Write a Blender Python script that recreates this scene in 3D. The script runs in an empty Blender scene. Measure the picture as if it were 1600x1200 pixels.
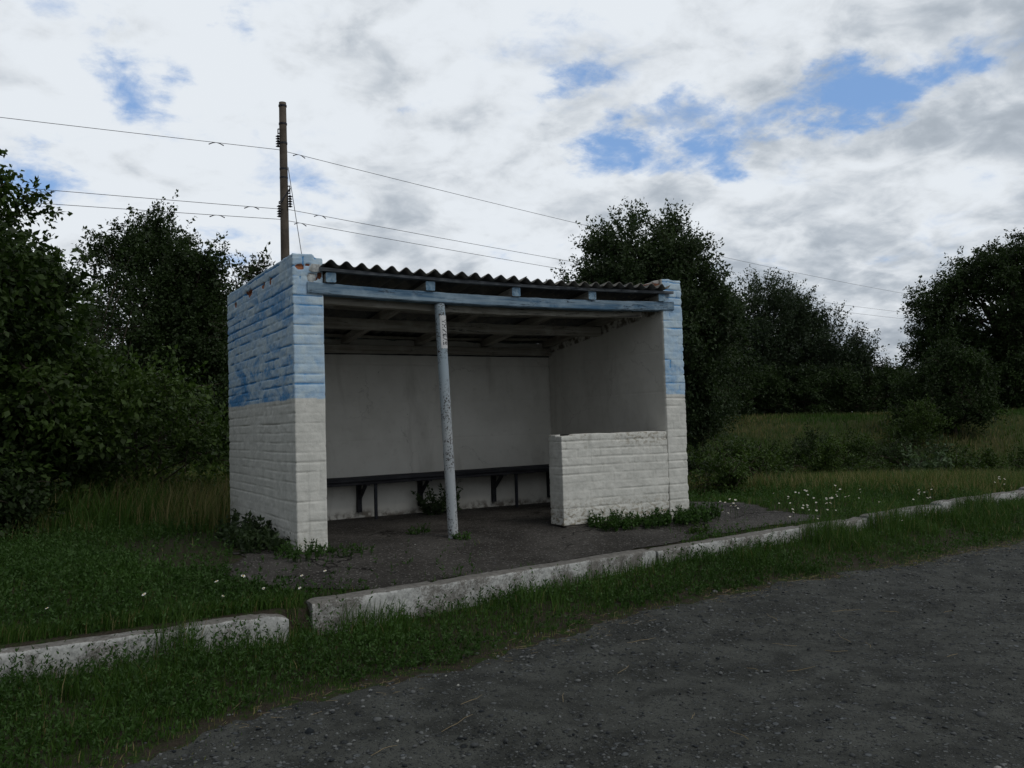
import bpy, bmesh, math, random
import numpy as np
from mathutils import Vector, Matrix

S = bpy.context.scene
COL = S.collection
R_ = math.radians

# ------------------------------------------------------------------ camera
FW = np.array([0.49740173, 0.8663096, 0.04581699])
RT = np.array([0.8675172, -0.49656386, -0.02895253])
UP = np.array([0.0023308, -0.05414806, 0.9985302])
CAM = np.array([-1.9657, -6.9143, 0.9749])
cd = bpy.data.cameras.new('camera')
cam = bpy.data.objects.new('camera', cd)
COL.objects.link(cam)
M = Matrix(((RT[0], UP[0], -FW[0], CAM[0]), (RT[1], UP[1], -FW[1], CAM[1]),
            (RT[2], UP[2], -FW[2], CAM[2]), (0, 0, 0, 1)))
cam.matrix_world = M
cd.sensor_width = 36
cd.lens = 36 * 1365.3 / 1600
cd.clip_start = 0.05
cd.clip_end = 3000
S.camera = cam

# ------------------------------------------------------------------ light
SUN_EL, SUN_AZ = R_(48), R_(-28)      # azimuth measured from -y towards +x: the sun stands to the front right behind cloud
S.view_settings.view_transform = 'Standard'
S.view_settings.look = 'None'
S.view_settings.exposure = 0.0
S.view_settings.gamma = 1.0
sdir = Vector((math.sin(R_(22)) * math.cos(SUN_EL), -math.cos(R_(22)) * math.cos(SUN_EL), math.sin(SUN_EL)))
sl = bpy.data.lights.new('sun', 'SUN')
sl.energy = 0.78
sl.angle = R_(25)
sl.color = (1.0, 0.95, 0.86)
so = bpy.data.objects.new('sun', sl)
COL.objects.link(so)
so.rotation_euler = sdir.to_track_quat('Z', 'Y').to_euler()


class NT:
    """tiny node-tree builder"""
    def __init__(s, tree):
        s.t = tree
        s.n = tree.nodes
        s.l = tree.links

    def node(s, typ, **kw):
        n = s.n.new(typ)
        for k, v in kw.items():
            setattr(n, k, v)
        return n

    def put(s, sock, v):
        if isinstance(v, bpy.types.NodeSocket):
            s.l.new(v, sock)
        elif v is not None:
            if isinstance(v, (tuple, list)) and len(v) == 3 and sock.type == 'RGBA':
                v = (*v, 1)
            sock.default_value = v

    def math(s, op, a, b=None, c=None, clamp=False):
        n = s.node('ShaderNodeMath', operation=op, use_clamp=clamp)
        s.put(n.inputs[0], a)
        if b is not None: s.put(n.inputs[1], b)
        if c is not None: s.put(n.inputs[2], c)
        return n.outputs[0]

    def vmath(s, op, a, b=None, scale=None):
        n = s.node('ShaderNodeVectorMath', operation=op)
        s.put(n.inputs[0], a)
        if b is not None: s.put(n.inputs[1], b)
        if scale is not None: s.put(n.inputs['Scale'], scale)
        return n.outputs['Value'] if op in ('DOT_PRODUCT', 'LENGTH', 'DISTANCE') else n.outputs[0]

    def noise(s, vec, scale, detail=4, rough=0.5, dist=0.0, color=False):
        n = s.node('ShaderNodeTexNoise')
        if vec is not None: s.put(n.inputs['Vector'], vec)
        n.inputs['Scale'].default_value = scale
        n.inputs['Detail'].default_value = detail
        n.inputs['Roughness'].default_value = rough
        n.inputs['Distortion'].default_value = dist
        return n.outputs['Color' if color else 'Fac']

    def ramp(s, f, a, b, lo=0.0, hi=1.0, smooth=True):
        n = s.node('ShaderNodeMapRange', interpolation_type='SMOOTHSTEP' if smooth else 'LINEAR')
        s.put(n.inputs['Value'], f)
        n.inputs['From Min'].default_value = a
        n.inputs['From Max'].default_value = b
        n.inputs['To Min'].default_value = lo
        n.inputs['To Max'].default_value = hi
        return n.outputs[0]

    def mix(s, f, a, b, blend='MIX'):
        n = s.node('ShaderNodeMix', data_type='RGBA', blend_type=blend)
        s.put(n.inputs[0], f)
        s.put(n.inputs[6], a)
        s.put(n.inputs[7], b)
        return n.outputs[2]

    def scaled(s, vec, sc):
        n = s.node('ShaderNodeMapping')
        s.put(n.inputs['Vector'], vec)
        n.inputs['Scale'].default_value = sc
        return n.outputs[0]


# ------------------------------------------------------------------ world: Nishita sky with a broken cloud layer
w = bpy.data.worlds.new('World')
S.world = w
w.use_nodes = True
nt = NT(w.node_tree)
nt.n.clear()
tc = nt.node('ShaderNodeTexCoord')
D = nt.vmath('NORMALIZE', tc.outputs['Generated'])
sky = nt.node('ShaderNodeTexSky', sky_type='NISHITA')
sky.sun_disc = False
sky.sun_elevation = SUN_EL
sky.sun_rotation = math.atan2(sdir.x, sdir.y)
sky.altitude = 100
sky.air_density = 1.0
sky.dust_density = 0.6
sky.ozone_density = 2.5
sep = nt.node('ShaderNodeSeparateXYZ')
nt.put(sep.inputs[0], D)
dz = sep.outputs[2]
den = nt.math('ADD', nt.math('MAXIMUM', dz, 0.0), 0.30)
P = nt.node('ShaderNodeCombineXYZ')
nt.put(P.inputs[0], nt.math('DIVIDE', sep.outputs[0], den))
nt.put(P.inputs[1], nt.math('DIVIDE', sep.outputs[1], den))
P = P.outputs[0]
wob = nt.noise(P, 6.0, 8, 0.62, color=True)
wobv = nt.vmath('SCALE', nt.vmath('SUBTRACT', wob, (0.5, 0.5, 0.5)), scale=0.20)
Dw = nt.vmath('NORMALIZE', nt.vmath('ADD', D, nt.vmath('MULTIPLY', wobv, (1, 1, 0.5))))
# where the cloud layer is torn open: (direction, radius, strength)
GAPS = [((0.108, 0.932, 0.346), .045, .85), ((0.117, 0.936, 0.328), .035, .6),
        ((0.024, 0.966, 0.257), .050, .8), ((0.050, 0.969, 0.247), .040, .6),
        ((0.770, 0.560, 0.325), .045, 1.1), ((0.755, 0.575, 0.322), .050, 1.3), ((0.738, 0.590, 0.330), .050, 1.3), ((0.720, 0.605, 0.336), .048, 1.2),
        ((0.703, 0.630, 0.322), .045, 1.1), ((0.690, 0.650, 0.314), .045, 1.0), ((0.672, 0.668, 0.306), .045, .9),
        ((0.655, 0.690, 0.318), .040, .8), ((0.652, 0.700, 0.285), .050, 1.2), ((0.635, 0.715, 0.280), .045, 1.0), ((0.615, 0.730, 0.298), .045, .9),
        ((0.592, 0.750, 0.299), .045, 1.1), ((0.570, 0.765, 0.296), .050, 1.1), ((0.64, 0.71, 0.335), .035, .7),
        ((0.533, 0.756, 0.380), .035, .7), ((0.52, 0.77, 0.365), .03, .6), ((0.788, 0.521, 0.329), .032, .8),
        ((0.274, 0.925, 0.265), .050, .50), ((0.240, 0.930, 0.284), .045, .45), ((0.300, 0.92, 0.235), .05, .4),
        ((0.176, 0.896, 0.407), .028, .6), ((0.061, 0.911, 0.409), .028, .4), ((0.364, 0.867, 0.341), .025, .4),
         ((0.205, 0.958, 0.200), .040, .5), ((0.815, 0.578, 0.025), .03, .4),
        ((-0.5, 0.6, 0.5), .18, 1.0), ((0.1, -0.6, 0.7), .2, .9), ((-0.9, -0.2, 0.4), .2, .9)]
tot = None
for c, r, s_ in GAPS:
    v = Vector(c).normalized()
    d = nt.vmath('DISTANCE', nt.vmath('MULTIPLY', Dw, (1, 1, 1.7)), (v.x, v.y, v.z * 1.7))
    g = nt.ramp(d, 0.0, r * 1.6, s_ * 0.9, 0.0)
    tot = g if tot is None else nt.math('MAXIMUM', tot, g)
n1 = nt.noise(P, 3.2, 9, 0.60, 0.35)
n2 = nt.noise(nt.vmath('ADD', P, (4.0, 1.0, 0.0)), 9.5, 9, 0.62, 0.5)
dens = nt.math('SUBTRACT', nt.math('ADD', nt.math('MULTIPLY', n1, 0.9), nt.math('MULTIPLY', n2, 0.6)), nt.math('MULTIPLY', tot, 0.47))
cover = nt.ramp(dens, 0.27, 0.66, 0.02, 1.0)
shade_big = nt.noise(nt.vmath('ADD', P, (3.1, 7.7, 0.0)), 2.2, 3, 0.45, 0.2)
shade_mid = nt.noise(nt.vmath('ADD', P, (9.1, 2.7, 0.0)), 7.0, 6, 0.52, 0.5)
shade_fine = nt.noise(nt.vmath('ADD', P, (1.7, 5.3, 0.0)), 19.0, 5, 0.55, 0.4)
sh = nt.math('ADD', nt.math('MULTIPLY', shade_big, 0.42), nt.math('ADD', nt.math('MULTIPLY', shade_mid, 0.45), nt.math('MULTIPLY', shade_fine, 0.15)))
# sunlit upper edges where a cloud thins out
sh = nt.math('ADD', sh, nt.math('MULTIPLY', nt.ramp(dens, 0.85, 0.62), 0.05))
# heavier grey cloud stands low to the right
dr = nt.vmath('DOT_PRODUCT', D, tuple(Vector((0.80, 0.57, 0.14)).normalized()))
sh = nt.math('SUBTRACT', sh, nt.ramp(dr, 0.93, 1.0, -0.015, 0.045))
sh = nt.math('ADD', sh, nt.ramp(dr, 0.90, 0.66, 0.0, 0.065))
lum = nt.ramp(sh, 0.36, 0.62, 4.6, 8.4)
# unseen sky overhead, behind and left is dimmed to weaken light on walls and ground; the bright broken part lies ahead
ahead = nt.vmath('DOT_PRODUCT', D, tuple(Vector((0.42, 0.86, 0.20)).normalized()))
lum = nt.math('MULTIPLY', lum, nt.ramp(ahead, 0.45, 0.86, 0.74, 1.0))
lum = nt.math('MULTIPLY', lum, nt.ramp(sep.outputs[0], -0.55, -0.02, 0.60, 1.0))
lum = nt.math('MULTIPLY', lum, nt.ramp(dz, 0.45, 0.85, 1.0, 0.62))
horizon = nt.ramp(dz, 0.0, 0.16, 0.86, 1.0)
lum = nt.math('MULTIPLY', lum, horizon)
tint = nt.mix(nt.ramp(sh, 0.38, 0.56), (0.84, 0.945, 1.07), (0.935, 0.99, 1.05))
cl = nt.vmath('SCALE', tint, scale=lum)
skyc = nt.mix(1.0, sky.outputs[0], (0.80, 0.98, 1.16), 'MULTIPLY')
skyc = nt.mix(0.60, skyc, (2.6, 4.5, 8.0))
skyc = nt.mix(nt.ramp(ahead, 0.45, 0.8), nt.mix(1.0, skyc, (0.5, 0.5, 0.5), 'MULTIPLY'), skyc)  # clear sky away from the view is dimmed along with that cloud
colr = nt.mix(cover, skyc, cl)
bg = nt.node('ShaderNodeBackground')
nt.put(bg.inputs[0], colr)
bg.inputs[1].default_value = 0.1
out = nt.node('ShaderNodeOutputWorld')
nt.l.new(bg.outputs[0], out.inputs[0])
w.cycles.sampling_method = 'MANUAL'
w.cycles.sample_map_resolution = 512
S.cycles.max_bounces = 6
S.cycles.diffuse_bounces = 4
S.cycles.transmission_bounces = 4
S.cycles.transparent_max_bounces = 4


# ------------------------------------------------------------------ numpy helpers
def h2(ix, iy, seed):
    ix = ix.astype(np.int64); iy = iy.astype(np.int64)
    n = (ix * 374761393 + iy * 668265263 + seed * 974711) & 0xFFFFFFFF
    n = ((n ^ (n >> 13)) * 1274126177) & 0xFFFFFFFF
    n = (n ^ (n >> 16)) & 0xFFFFFFFF
    return n / 4294967295.0

def vn(x, y, seed=0):
    x = np.asarray(x, float); y = np.asarray(y, float)
    x, y = np.broadcast_arrays(x, y)
    ix = np.floor(x); iy = np.floor(y)
    fx = x - ix; fy = y - iy
    fx = fx * fx * (3 - 2 * fx); fy = fy * fy * (3 - 2 * fy)
    a = h2(ix, iy, seed); b = h2(ix + 1, iy, seed); c = h2(ix, iy + 1, seed); d = h2(ix + 1, iy + 1, seed)
    return (a * (1 - fx) + b * fx) * (1 - fy) + (c * (1 - fx) + d * fx) * fy

def fbm(x, y, seed=0, o=4):
    s = 0; a = 0.5; f = 1.0; t = 0
    for i in range(o):
        s = s + a * vn(np.asarray(x) * f, np.asarray(y) * f, seed + i * 17); t += a
        a *= 0.5; f *= 2.03
    return s / t

def sst(a, b, x):
    t = np.clip((np.asarray(x, float) - a) / (b - a), 0, 1)
    return t * t * (3 - 2 * t)

def norm(v):
    return v / np.maximum(np.linalg.norm(v, axis=-1, keepdims=True), 1e-9)

def npmesh(name, V, F, mats, parent=None, attrs=None, smooth=False, fmat=None, loc=None):
    """V (n,3); F list of (m,k) index arrays"""
    F = [np.asarray(f, np.int64) for f in F if len(f)]
    me = bpy.data.meshes.new(name)
    V = np.asarray(V, np.float32)
    if loc is not None:
        V = V - np.array(loc, np.float32)
    me.vertices.add(len(V)); me.vertices.foreach_set('co', V.ravel())
    nl = sum(f.size for f in F); nf = sum(len(f) for f in F)
    me.loops.add(nl); me.polygons.add(nf)
    me.loops.foreach_set('vertex_index', np.concatenate([f.ravel() for f in F]).astype(np.int32))
    tot_ = np.concatenate([np.full(len(f), f.shape[1]) for f in F]).astype(np.int32)
    st = np.concatenate([[0], np.cumsum(tot_)[:-1]]).astype(np.int32)
    me.polygons.foreach_set('loop_start', st)
    me.polygons.foreach_set('loop_total', tot_)
    if smooth: me.polygons.foreach_set('use_smooth', np.ones(nf, bool))
    for m in (mats if isinstance(mats, (list, tuple)) else [mats]): me.materials.append(m)
    if fmat is not None: me.polygons.foreach_set('material_index', np.asarray(fmat, np.int32))
    for k, (dom, arr) in (attrs or {}).items():
        a = me.attributes.new(k, 'FLOAT', dom); a.data.foreach_set('value', np.asarray(arr, np.float32))
    me.update(calc_edges=True)
    o = bpy.data.objects.new(name, me); COL.objects.link(o)
    if loc is not None and parent is None: o.location = loc
    if parent is not None: o.parent = parent
    return o

def tag(o, label=None, cat=None, group=None, kind=None):
    if label: o['label'] = label
    if cat: o['category'] = cat
    if group: o['group'] = group
    if kind: o['kind'] = kind
    return o

def thing(name, label, cat, loc=(0, 0, 0), group=None):
    o = bpy.data.objects.new(name, None); COL.objects.link(o)
    o.location = loc; o.empty_display_size = 0.3
    return tag(o, label, cat, group)

def copy_tree(o, parent=None):
    c = o.copy(); COL.objects.link(c); c.parent = parent
    for ch in [x for x in bpy.data.objects if x.parent == o]:
        copy_tree(ch, c)
    return c

class MB:
    """collects pieces into one mesh (coordinates in world; moved to the parent's frame on build)"""
    def __init__(s): s.V = []; s.F = []; s.n = 0; s.M = []
    def add(s, V, F, mi=0):
        V = np.asarray(V, float); s.V.append(V)
        for f in F:
            s.F.append([i + s.n for i in f]); s.M.append(mi)
        s.n += len(V)
    def box(s, a, b, mi=0, jit=0, seed=0):
        x0, y0, z0 = a; x1, y1, z1 = b
        V = np.array([(x0, y0, z0), (x1, y0, z0), (x1, y1, z0), (x0, y1, z0), (x0, y0, z1), (x1, y0, z1), (x1, y1, z1), (x0, y1, z1)], float)
        if jit: V += (np.random.RandomState(seed).rand(8, 3) - .5) * jit
        s.add(V, [(0, 3, 2, 1), (4, 5, 6, 7), (0, 1, 5, 4), (1, 2, 6, 5), (2, 3, 7, 6), (3, 0, 4, 7)], mi)
    def plank(s, p0, p1, wdt, hgt, n=24, up=(0, 0, 1), wob=0.003, seed=0, sag=0.0, mi=0, ch=0.006):
        """a timber with chamfered edges, slightly crooked, from p0 to p1"""
        p0 = np.array(p0, float); p1 = np.array(p1, float)
        d = p1 - p0; L = np.linalg.norm(d); d /= L
        sd = norm(np.cross(d, up)); u = np.cross(sd, d)
        a, b = wdt / 2, hgt / 2
        prof = [(-a + ch, -b), (a - ch, -b), (a, -b + ch), (a, b - ch), (a - ch, b), (-a + ch, b), (-a, b - ch), (-a, -b + ch)]
        V = []
        for i in range(n + 1):
            t = i / n
            c = p0 + d * L * t + np.array((0, 0, -sag * 4 * t * (1 - t)))
            for j, (q, r) in enumerate(prof):
                nn = (fbm(t * L * 5, j * 3.1, seed, 3) - .5) * 2 * wob
                V.append(c + sd * (q + np.sign(q) * nn) + u * (r + np.sign(r) * nn))
        F = []
        for i in range(n):
            for j in range(8):
                k = (j + 1) % 8
                F.append((i * 8 + j, i * 8 + k, i * 8 + 8 + k, i * 8 + 8 + j))
        F.append(tuple(range(8))[::-1]); F.append(tuple(n * 8 + j for j in range(8)))
        s.add(V, [f[::-1] for f in F], mi)
    def tube(s, pts, rad, n=8, mi=0, cap=True):
        pts = np.asarray(pts, float); m = len(pts)
        rad = np.broadcast_to(np.asarray(rad, float), (m,))
        T = norm(np.gradient(pts, axis=0))
        ref = np.array((0.13, 0.21, 0.97)) if abs(T[0][2]) < .9 else np.array((0.97, .13, 0.1))
        V = []
        for i in range(m):
            a = norm(np.cross(T[i], ref)); b = np.cross(T[i], a)
            for j in range(n):
                th = 2 * math.pi * j / n
                V.append(pts[i] + rad[i] * (math.cos(th) * a + math.sin(th) * b))
        F = []
        for i in range(m - 1):
            for j in range(n):
                k = (j + 1) % n
                F.append((i * n + j, i * n + k, i * n + n + k, i * n + n + j))
        if cap:
            F.append(tuple(range(n))[::-1]); F.append(tuple((m - 1) * n + j for j in range(n)))
        s.add(V, F, mi)
    def build(s, name, mats, parent=None, smooth=False, loc=(0, 0, 0)):
        me = bpy.data.meshes.new(name)
        V = np.concatenate(s.V) - np.array(parent.location if parent and not parent.parent else (root_loc(parent) if parent else loc))
        me.from_pydata([tuple(v) for v in V], [], s.F)
        for m in (mats if isinstance(mats, (list, tuple)) else [mats]): me.materials.append(m)
        me.polygons.foreach_set('material_index', s.M)
        if smooth: me.polygons.foreach_set('use_smooth', [True] * len(s.F))
        me.update()
        o = bpy.data.objects.new(name, me); COL.objects.link(o)
        if parent is not None: o.parent = parent
        else: o.location = loc
        return o

def root_loc(o):
    while o.parent: o = o.parent
    return o.location

def at(lat, dep, z=0.0):
    """a point given by metres to the right and metres ahead of where the photographer stood"""
    f = norm(np.array((FW[0], FW[1]))); r = np.array((f[1], -f[0]))
    p = CAM[:2] + r * lat + f * dep
    return np.array((p[0], p[1], z))

def latdep(x, y):
    f = norm(np.array((FW[0], FW[1]))); r = np.array((f[1], -f[0]))
    dx = np.asarray(x) - CAM[0]; dy = np.asarray(y) - CAM[1]
    return dx * r[0] + dy * r[1], dx * f[0] + dy * f[1]


# ------------------------------------------------------------------ materials
def mat(name, rough=0.85, spec=0.25):
    m = bpy.data.materials.new(name); m.use_nodes = True
    t = NT(m.node_tree)
    b = t.n['Principled BSDF']
    b.inputs['Roughness'].default_value = rough
    b.inputs['Specular IOR Level'].default_value = spec
    t.tc = t.node('ShaderNodeTexCoord')
    t.obj = t.tc.outputs['Object']
    t.b = b
    return m, t

def bump(t, h, strength, dist=0.01):
    n = t.node('ShaderNodeBump'); n.inputs['Strength'].default_value = strength; n.inputs['Distance'].default_value = dist
    t.put(n.inputs['Height'], h); t.l.new(n.outputs[0], t.b.inputs['Normal'])

def attr(t, name):
    n = t.node('ShaderNodeAttribute', attribute_name=name); return n.outputs['Fac']

def simple(name, col, rough=0.8, var=0.25, scale=12, bmp=0.2, bs=60, stretch=(1, 1, 1), spec=0.25, metal=0):
    m, t = mat(name, rough, spec)
    v = t.scaled(t.obj, stretch)
    n = t.noise(v, scale, 5, 0.6)
    c = t.mix(t.ramp(n, 0.25, 0.75), tuple(x * (1 - var) for x in col), tuple(min(1, x * (1 + var)) for x in col))
    t.put(t.b.inputs['Base Color'], c)
    t.b.inputs['Metallic'].default_value = metal
    if bmp: bump(t, t.noise(v, bs, 4, 0.6), bmp, 0.004)
    return m

def foliage(name, dark, light, dry=None, trans=0.25, rough=0.55):
    m, t = mat(name, rough, 0.25)
    r = attr(t, 'rnd')
    c = t.mix(r, dark, light)
    if dry:
        c = t.mix(attr(t, 'dry'), c, dry)
    t.put(t.b.inputs['Base Color'], c)
    tr = t.node('ShaderNodeBsdfTranslucent')
    t.put(tr.inputs['Color'], t.mix(1.0, c, (1.1, 1.25, 0.6), 'MULTIPLY'))
    ms = t.node('ShaderNodeMixShader'); ms.inputs[0].default_value = trans
    t.l.new(t.b.outputs[0], ms.inputs[1]); t.l.new(tr.outputs[0], ms.inputs[2])
    t.l.new(ms.outputs[0], t.n['Material Output'].inputs[0])
    return m

ZB = 1.229
def brick_mat():
    m, t = mat('painted_brick', 0.82, 0.2)
    g = attr(t, 'groove'); ch = attr(t, 'chip'); low = attr(t, 'bluezone')
    n1 = t.noise(t.scaled(t.obj, (1, 0.6, 1.5)), 3.0, 6, 0.68, 0.6); n2 = t.noise(t.scaled(t.obj, (1, 1, 1.6)), 22, 4, 0.6); n3 = t.noise(t.obj, 7.0, 5, 0.65, 0.4)
    white = t.mix(t.ramp(n3, 0.35, 0.7), (0.60, 0.605, 0.57), (0.73, 0.73, 0.69))
    # grime in the joints and brownish wear
    white = t.mix(t.math('MULTIPLY', t.ramp(g, 0.45, 1.0), 0.6), white, (0.30, 0.29, 0.26))
    wear = t.math('MULTIPLY', attr(t, 'wear'), t.ramp(n2, 0.45, 0.62))
    white = t.mix(wear, white, (0.30, 0.27, 0.21))
    light = t.mix(t.ramp(n3, 0.3, 0.7), (0.41, 0.57, 0.74), (0.57, 0.69, 0.76))
    deep = t.mix(t.ramp(n2, 0.3, 0.7), (0.05, 0.22, 0.52), (0.12, 0.35, 0.66))
    f = t.math('ADD', t.ramp(g, 0.25, 0.75, 0, 0.9), t.math('MULTIPLY', t.ramp(n1, 0.44, 0.64), t.math('MULTIPLY', attr(t, 'deepblue'), t.ramp(n2, 0.25, 0.6, 0.5, 1.0))), clamp=True)
    blue = t.mix(f, light, deep)
    c = t.mix(low, white, blue)
    runs = t.noise(t.scaled(t.obj, (16, 16, 0.9)), 1.0, 4, 0.6, 0.3)
    c = t.mix(t.math('MULTIPLY', t.ramp(runs, 0.60, 0.74), 0.28), c, (0.26, 0.27, 0.26))
    flake = t.noise(t.obj, 30, 5, 0.7, 0.5)
    c = t.mix(t.math('MULTIPLY', t.ramp(flake, 0.66, 0.69), 0.55), c, (0.33, 0.31, 0.27))
    red = t.mix(t.ramp(n2, 0.3, 0.7), (0.20, 0.075, 0.04), (0.42, 0.17, 0.09))
    c = t.mix(t.ramp(ch, 0.4, 0.6), c, red)
    t.put(t.b.inputs['Base Color'], c)
    bump(t, t.math('ADD', t.noise(t.obj, 45, 5, 0.65), t.math('MULTIPLY', t.noise(t.obj, 140, 3, 0.6), 0.5)), 0.5, 0.006)
    return m

def plaster_mat():
    m, t = mat('grey_plaster', 0.85, 0.2)
    n1 = t.noise(t.obj, 1.6, 5, 0.6); n2 = t.noise(t.obj, 14, 5, 0.6)
    c = t.mix(t.ramp(n1, 0.3, 0.7), (0.60, 0.59, 0.545), (0.71, 0.70, 0.655))
    c = t.mix(t.math('MULTIPLY', t.ramp(n2, 0.55, 0.75), 0.25), c, (0.40, 0.38, 0.34))
    st = t.noise(t.scaled(t.obj, (2.2, 2.2, 0.5)), 1.3, 5, 0.6, 0.6)
    c = t.mix(t.math('MULTIPLY', t.ramp(st, 0.50, 0.72), 0.45), c, (0.33, 0.315, 0.28))
    wv = t.vmath('ADD', t.obj, t.vmath('SCALE', t.noise(t.obj, 3, 5, 0.65, color=True), scale=0.35))
    ve = t.node('ShaderNodeTexVoronoi', feature='DISTANCE_TO_EDGE'); ve.inputs['Scale'].default_value = 0.9
    t.put(ve.inputs['Vector'], wv)
    ck = t.math('MULTIPLY', t.ramp(ve.outputs['Distance'], 0.0, 0.006, 1.0, 0.0), t.ramp(t.noise(t.obj, 1.3, 2), 0.45, 0.58))
    c = t.mix(t.math('MULTIPLY', ck, 0.32), c, (0.16, 0.15, 0.14))
    spots = t.noise(t.obj, 24, 3, 0.6)
    c = t.mix(t.math('MULTIPLY', t.ramp(spots, 0.74, 0.77), 0.6), c, (0.12, 0.11, 0.10))
    rough = attr(t, 'wear')
    c = t.mix(t.math('MULTIPLY', rough, t.ramp(n2, 0.4, 0.6)), c, (0.17, 0.15, 0.125))
    t.put(t.b.inputs['Base Color'], c)
    bump(t, t.noise(t.obj, 38, 5, 0.6), 0.15, 0.004)
    return m

def wood_mat(name, base, dark, grain_axis, crackcol=(0.02, 0.025, 0.035), worn=0.5):
    m, t = mat(name, 0.8, 0.2)
    sc = {'x': (1.2, 26, 26), 'y': (26, 1.2, 26), 'z': (26, 26, 1.2)}[grain_axis]
    v = t.scaled(t.obj, sc)
    gr = t.noise(v, 1.0, 6, 0.65, 0.5)
    c = t.mix(t.ramp(gr, 0.35, 0.65), dark, base)
    n = t.noise(t.obj, 5, 5, 0.6)
    c = t.mix(t.math('MULTIPLY', t.ramp(n, 0.45, 0.7), worn), c, tuple(min(1, x * 1.25 + .05) for x in base))
    v2 = t.scaled(t.obj, tuple((0.9 if q < 2 else 14) for q in sc))
    cr = t.noise(v2, 1.6, 4, 0.55, 1.2)
    line = t.math('ABSOLUTE', t.math('SUBTRACT', cr, 0.47))
    ck = t.math('MULTIPLY', t.ramp(line, 0.0, 0.018, 1.0, 0.0), t.ramp(t.noise(t.obj, 1.7, 3), 0.42, 0.6))
    c = t.mix(ck, c, crackcol)
    t.put(t.b.inputs['Base Color'], c)
    bump(t, t.math('SUBTRACT', gr, t.math('MULTIPLY', ck, 1.5)), 0.55, 0.006)
    return m

M_brick = brick_mat()
M_plaster = plaster_mat()
M_bluewood = wood_mat('peeling_blue_timber', (0.24, 0.33, 0.41), (0.07, 0.15, 0.25), 'x', worn=0.6)
M_endwood = wood_mat('blue_painted_timber_end', (0.30, 0.42, 0.52), (0.12, 0.24, 0.38), 'y')
M_whitewood_x = wood_mat('whitewashed_timber', (0.36, 0.345, 0.30), (0.22, 0.20, 0.17), 'x')
M_whitewood_y = wood_mat('whitewashed_rafter', (0.36, 0.345, 0.30), (0.22, 0.20, 0.17), 'y')
M_greywood = wood_mat('grey_weathered_timber', (0.20, 0.22, 0.24), (0.09, 0.10, 0.115), 'x')
M_benchwood = wood_mat('dark_bench_timber', (0.035, 0.036, 0.042), (0.018, 0.018, 0.022), 'x', worn=0.3)
M_iron = simple('dark_painted_iron', (0.02, 0.022, 0.03), 0.5, 0.3)
M_concrete_pole = simple('weathered_concrete_pole', (0.105, 0.088, 0.072), 0.9, 0.3, 6, 0.5, 30)
M_ins = simple('dark_glazed_insulator', (0.022, 0.022, 0.028), 0.3, 0.2, 10, 0)
M_wire = simple('dull_wire', (0.035, 0.035, 0.04), 0.6, 0.1, 10, 0)
M_label = simple('white_paper_label', (0.66, 0.67, 0.68), 0.7, 0.08, 30, 0)
M_ink = simple('dark_lettering', (0.012, 0.014, 0.02), 0.7, 0.1, 30, 0)
M_pebble = None

def post_mat():
    m, t = mat('chipped_post_paint', 0.7, 0.25)
    sp = t.node('ShaderNodeSeparateXYZ'); t.put(sp.inputs[0], t.obj)
    n1 = t.noise(t.scaled(t.obj, (1, 1, 0.4)), 4, 5, 0.6); n2 = t.noise(t.obj, 55, 4, 0.7, 0.6); n3 = t.noise(t.scaled(t.obj, (1, 1, .35)), 7, 4, 0.6)
    c = t.mix(t.ramp(n1, 0.35, 0.65), (0.36, 0.40, 0.43), (0.48, 0.50, 0.51))
    c = t.mix(t.math('MULTIPLY', t.ramp(sp.outputs[2], 0.8, 1.6), 0.75), c, (0.30, 0.39, 0.46))
    f = t.math('MULTIPLY', t.ramp(n2, 0.52, 0.57), t.ramp(n3, 0.40, 0.52))
    c = t.mix(f, c, (0.055, 0.045, 0.04))
    t.put(t.b.inputs['Base Color'], c)
    bump(t, n2, 0.3, 0.003)
    return m
M_post = post_mat()

def sheet_mat():
    m, t = mat('weathered_corrugated_cement', 0.9, 0.2)
    n1 = t.noise(t.obj, 3, 5, 0.6); n2 = t.noise(t.obj, 25, 5, 0.7)
    c = t.mix(t.ramp(n1, 0.35, 0.65), (0.10, 0.105, 0.11), (0.17, 0.165, 0.15))
    c = t.mix(t.ramp(n2, 0.58, 0.66), c, (0.26, 0.24, 0.18))
    t.put(t.b.inputs['Base Color'], c); bump(t, n2, 0.4, 0.004)
    return m
M_sheet = sheet_mat()

def kerb_mat():
    m, t = mat('whitewashed_kerb_concrete', 0.9, 0.2)
    sp = t.node('ShaderNodeSeparateXYZ'); t.put(sp.inputs[0], t.node('ShaderNodeNewGeometry').outputs['Normal'])
    n1 = t.noise(t.obj, 4, 6, 0.7, 0.3); n2 = t.noise(t.obj, 26, 5, 0.7); n3 = t.noise(t.obj, 90, 4, 0.7)
    con = t.mix(t.ramp(n2, 0.3, 0.7), (0.12, 0.115, 0.105), (0.23, 0.22, 0.205))
    wh = t.mix(t.ramp(n2, 0.35, 0.6), (0.32, 0.33, 0.325), (0.52, 0.53, 0.52))
    worn = t.math('ADD', t.math('MULTIPLY', n1, 0.75), t.math('MULTIPLY', n3, 0.35))
    side = t.ramp(t.math('ABSOLUTE', sp.outputs[2]), 0.55, 0.9, 0.0, 0.16)
    f = t.ramp(t.math('ADD', worn, side), 0.50, 0.64, 1.0, 0.0)
    c = t.mix(f, con, wh)
    c = t.mix(t.ramp(n3, 0.6, 0.75, 0, 0.6), c, (0.10, 0.095, 0.085))
    t.put(t.b.inputs['Base Color'], c)
    bump(t, t.math('ADD', n2, t.math('MULTIPLY', n3, 0.8)), 0.7, 0.006)
    return m
M_kerb = kerb_mat()

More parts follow.
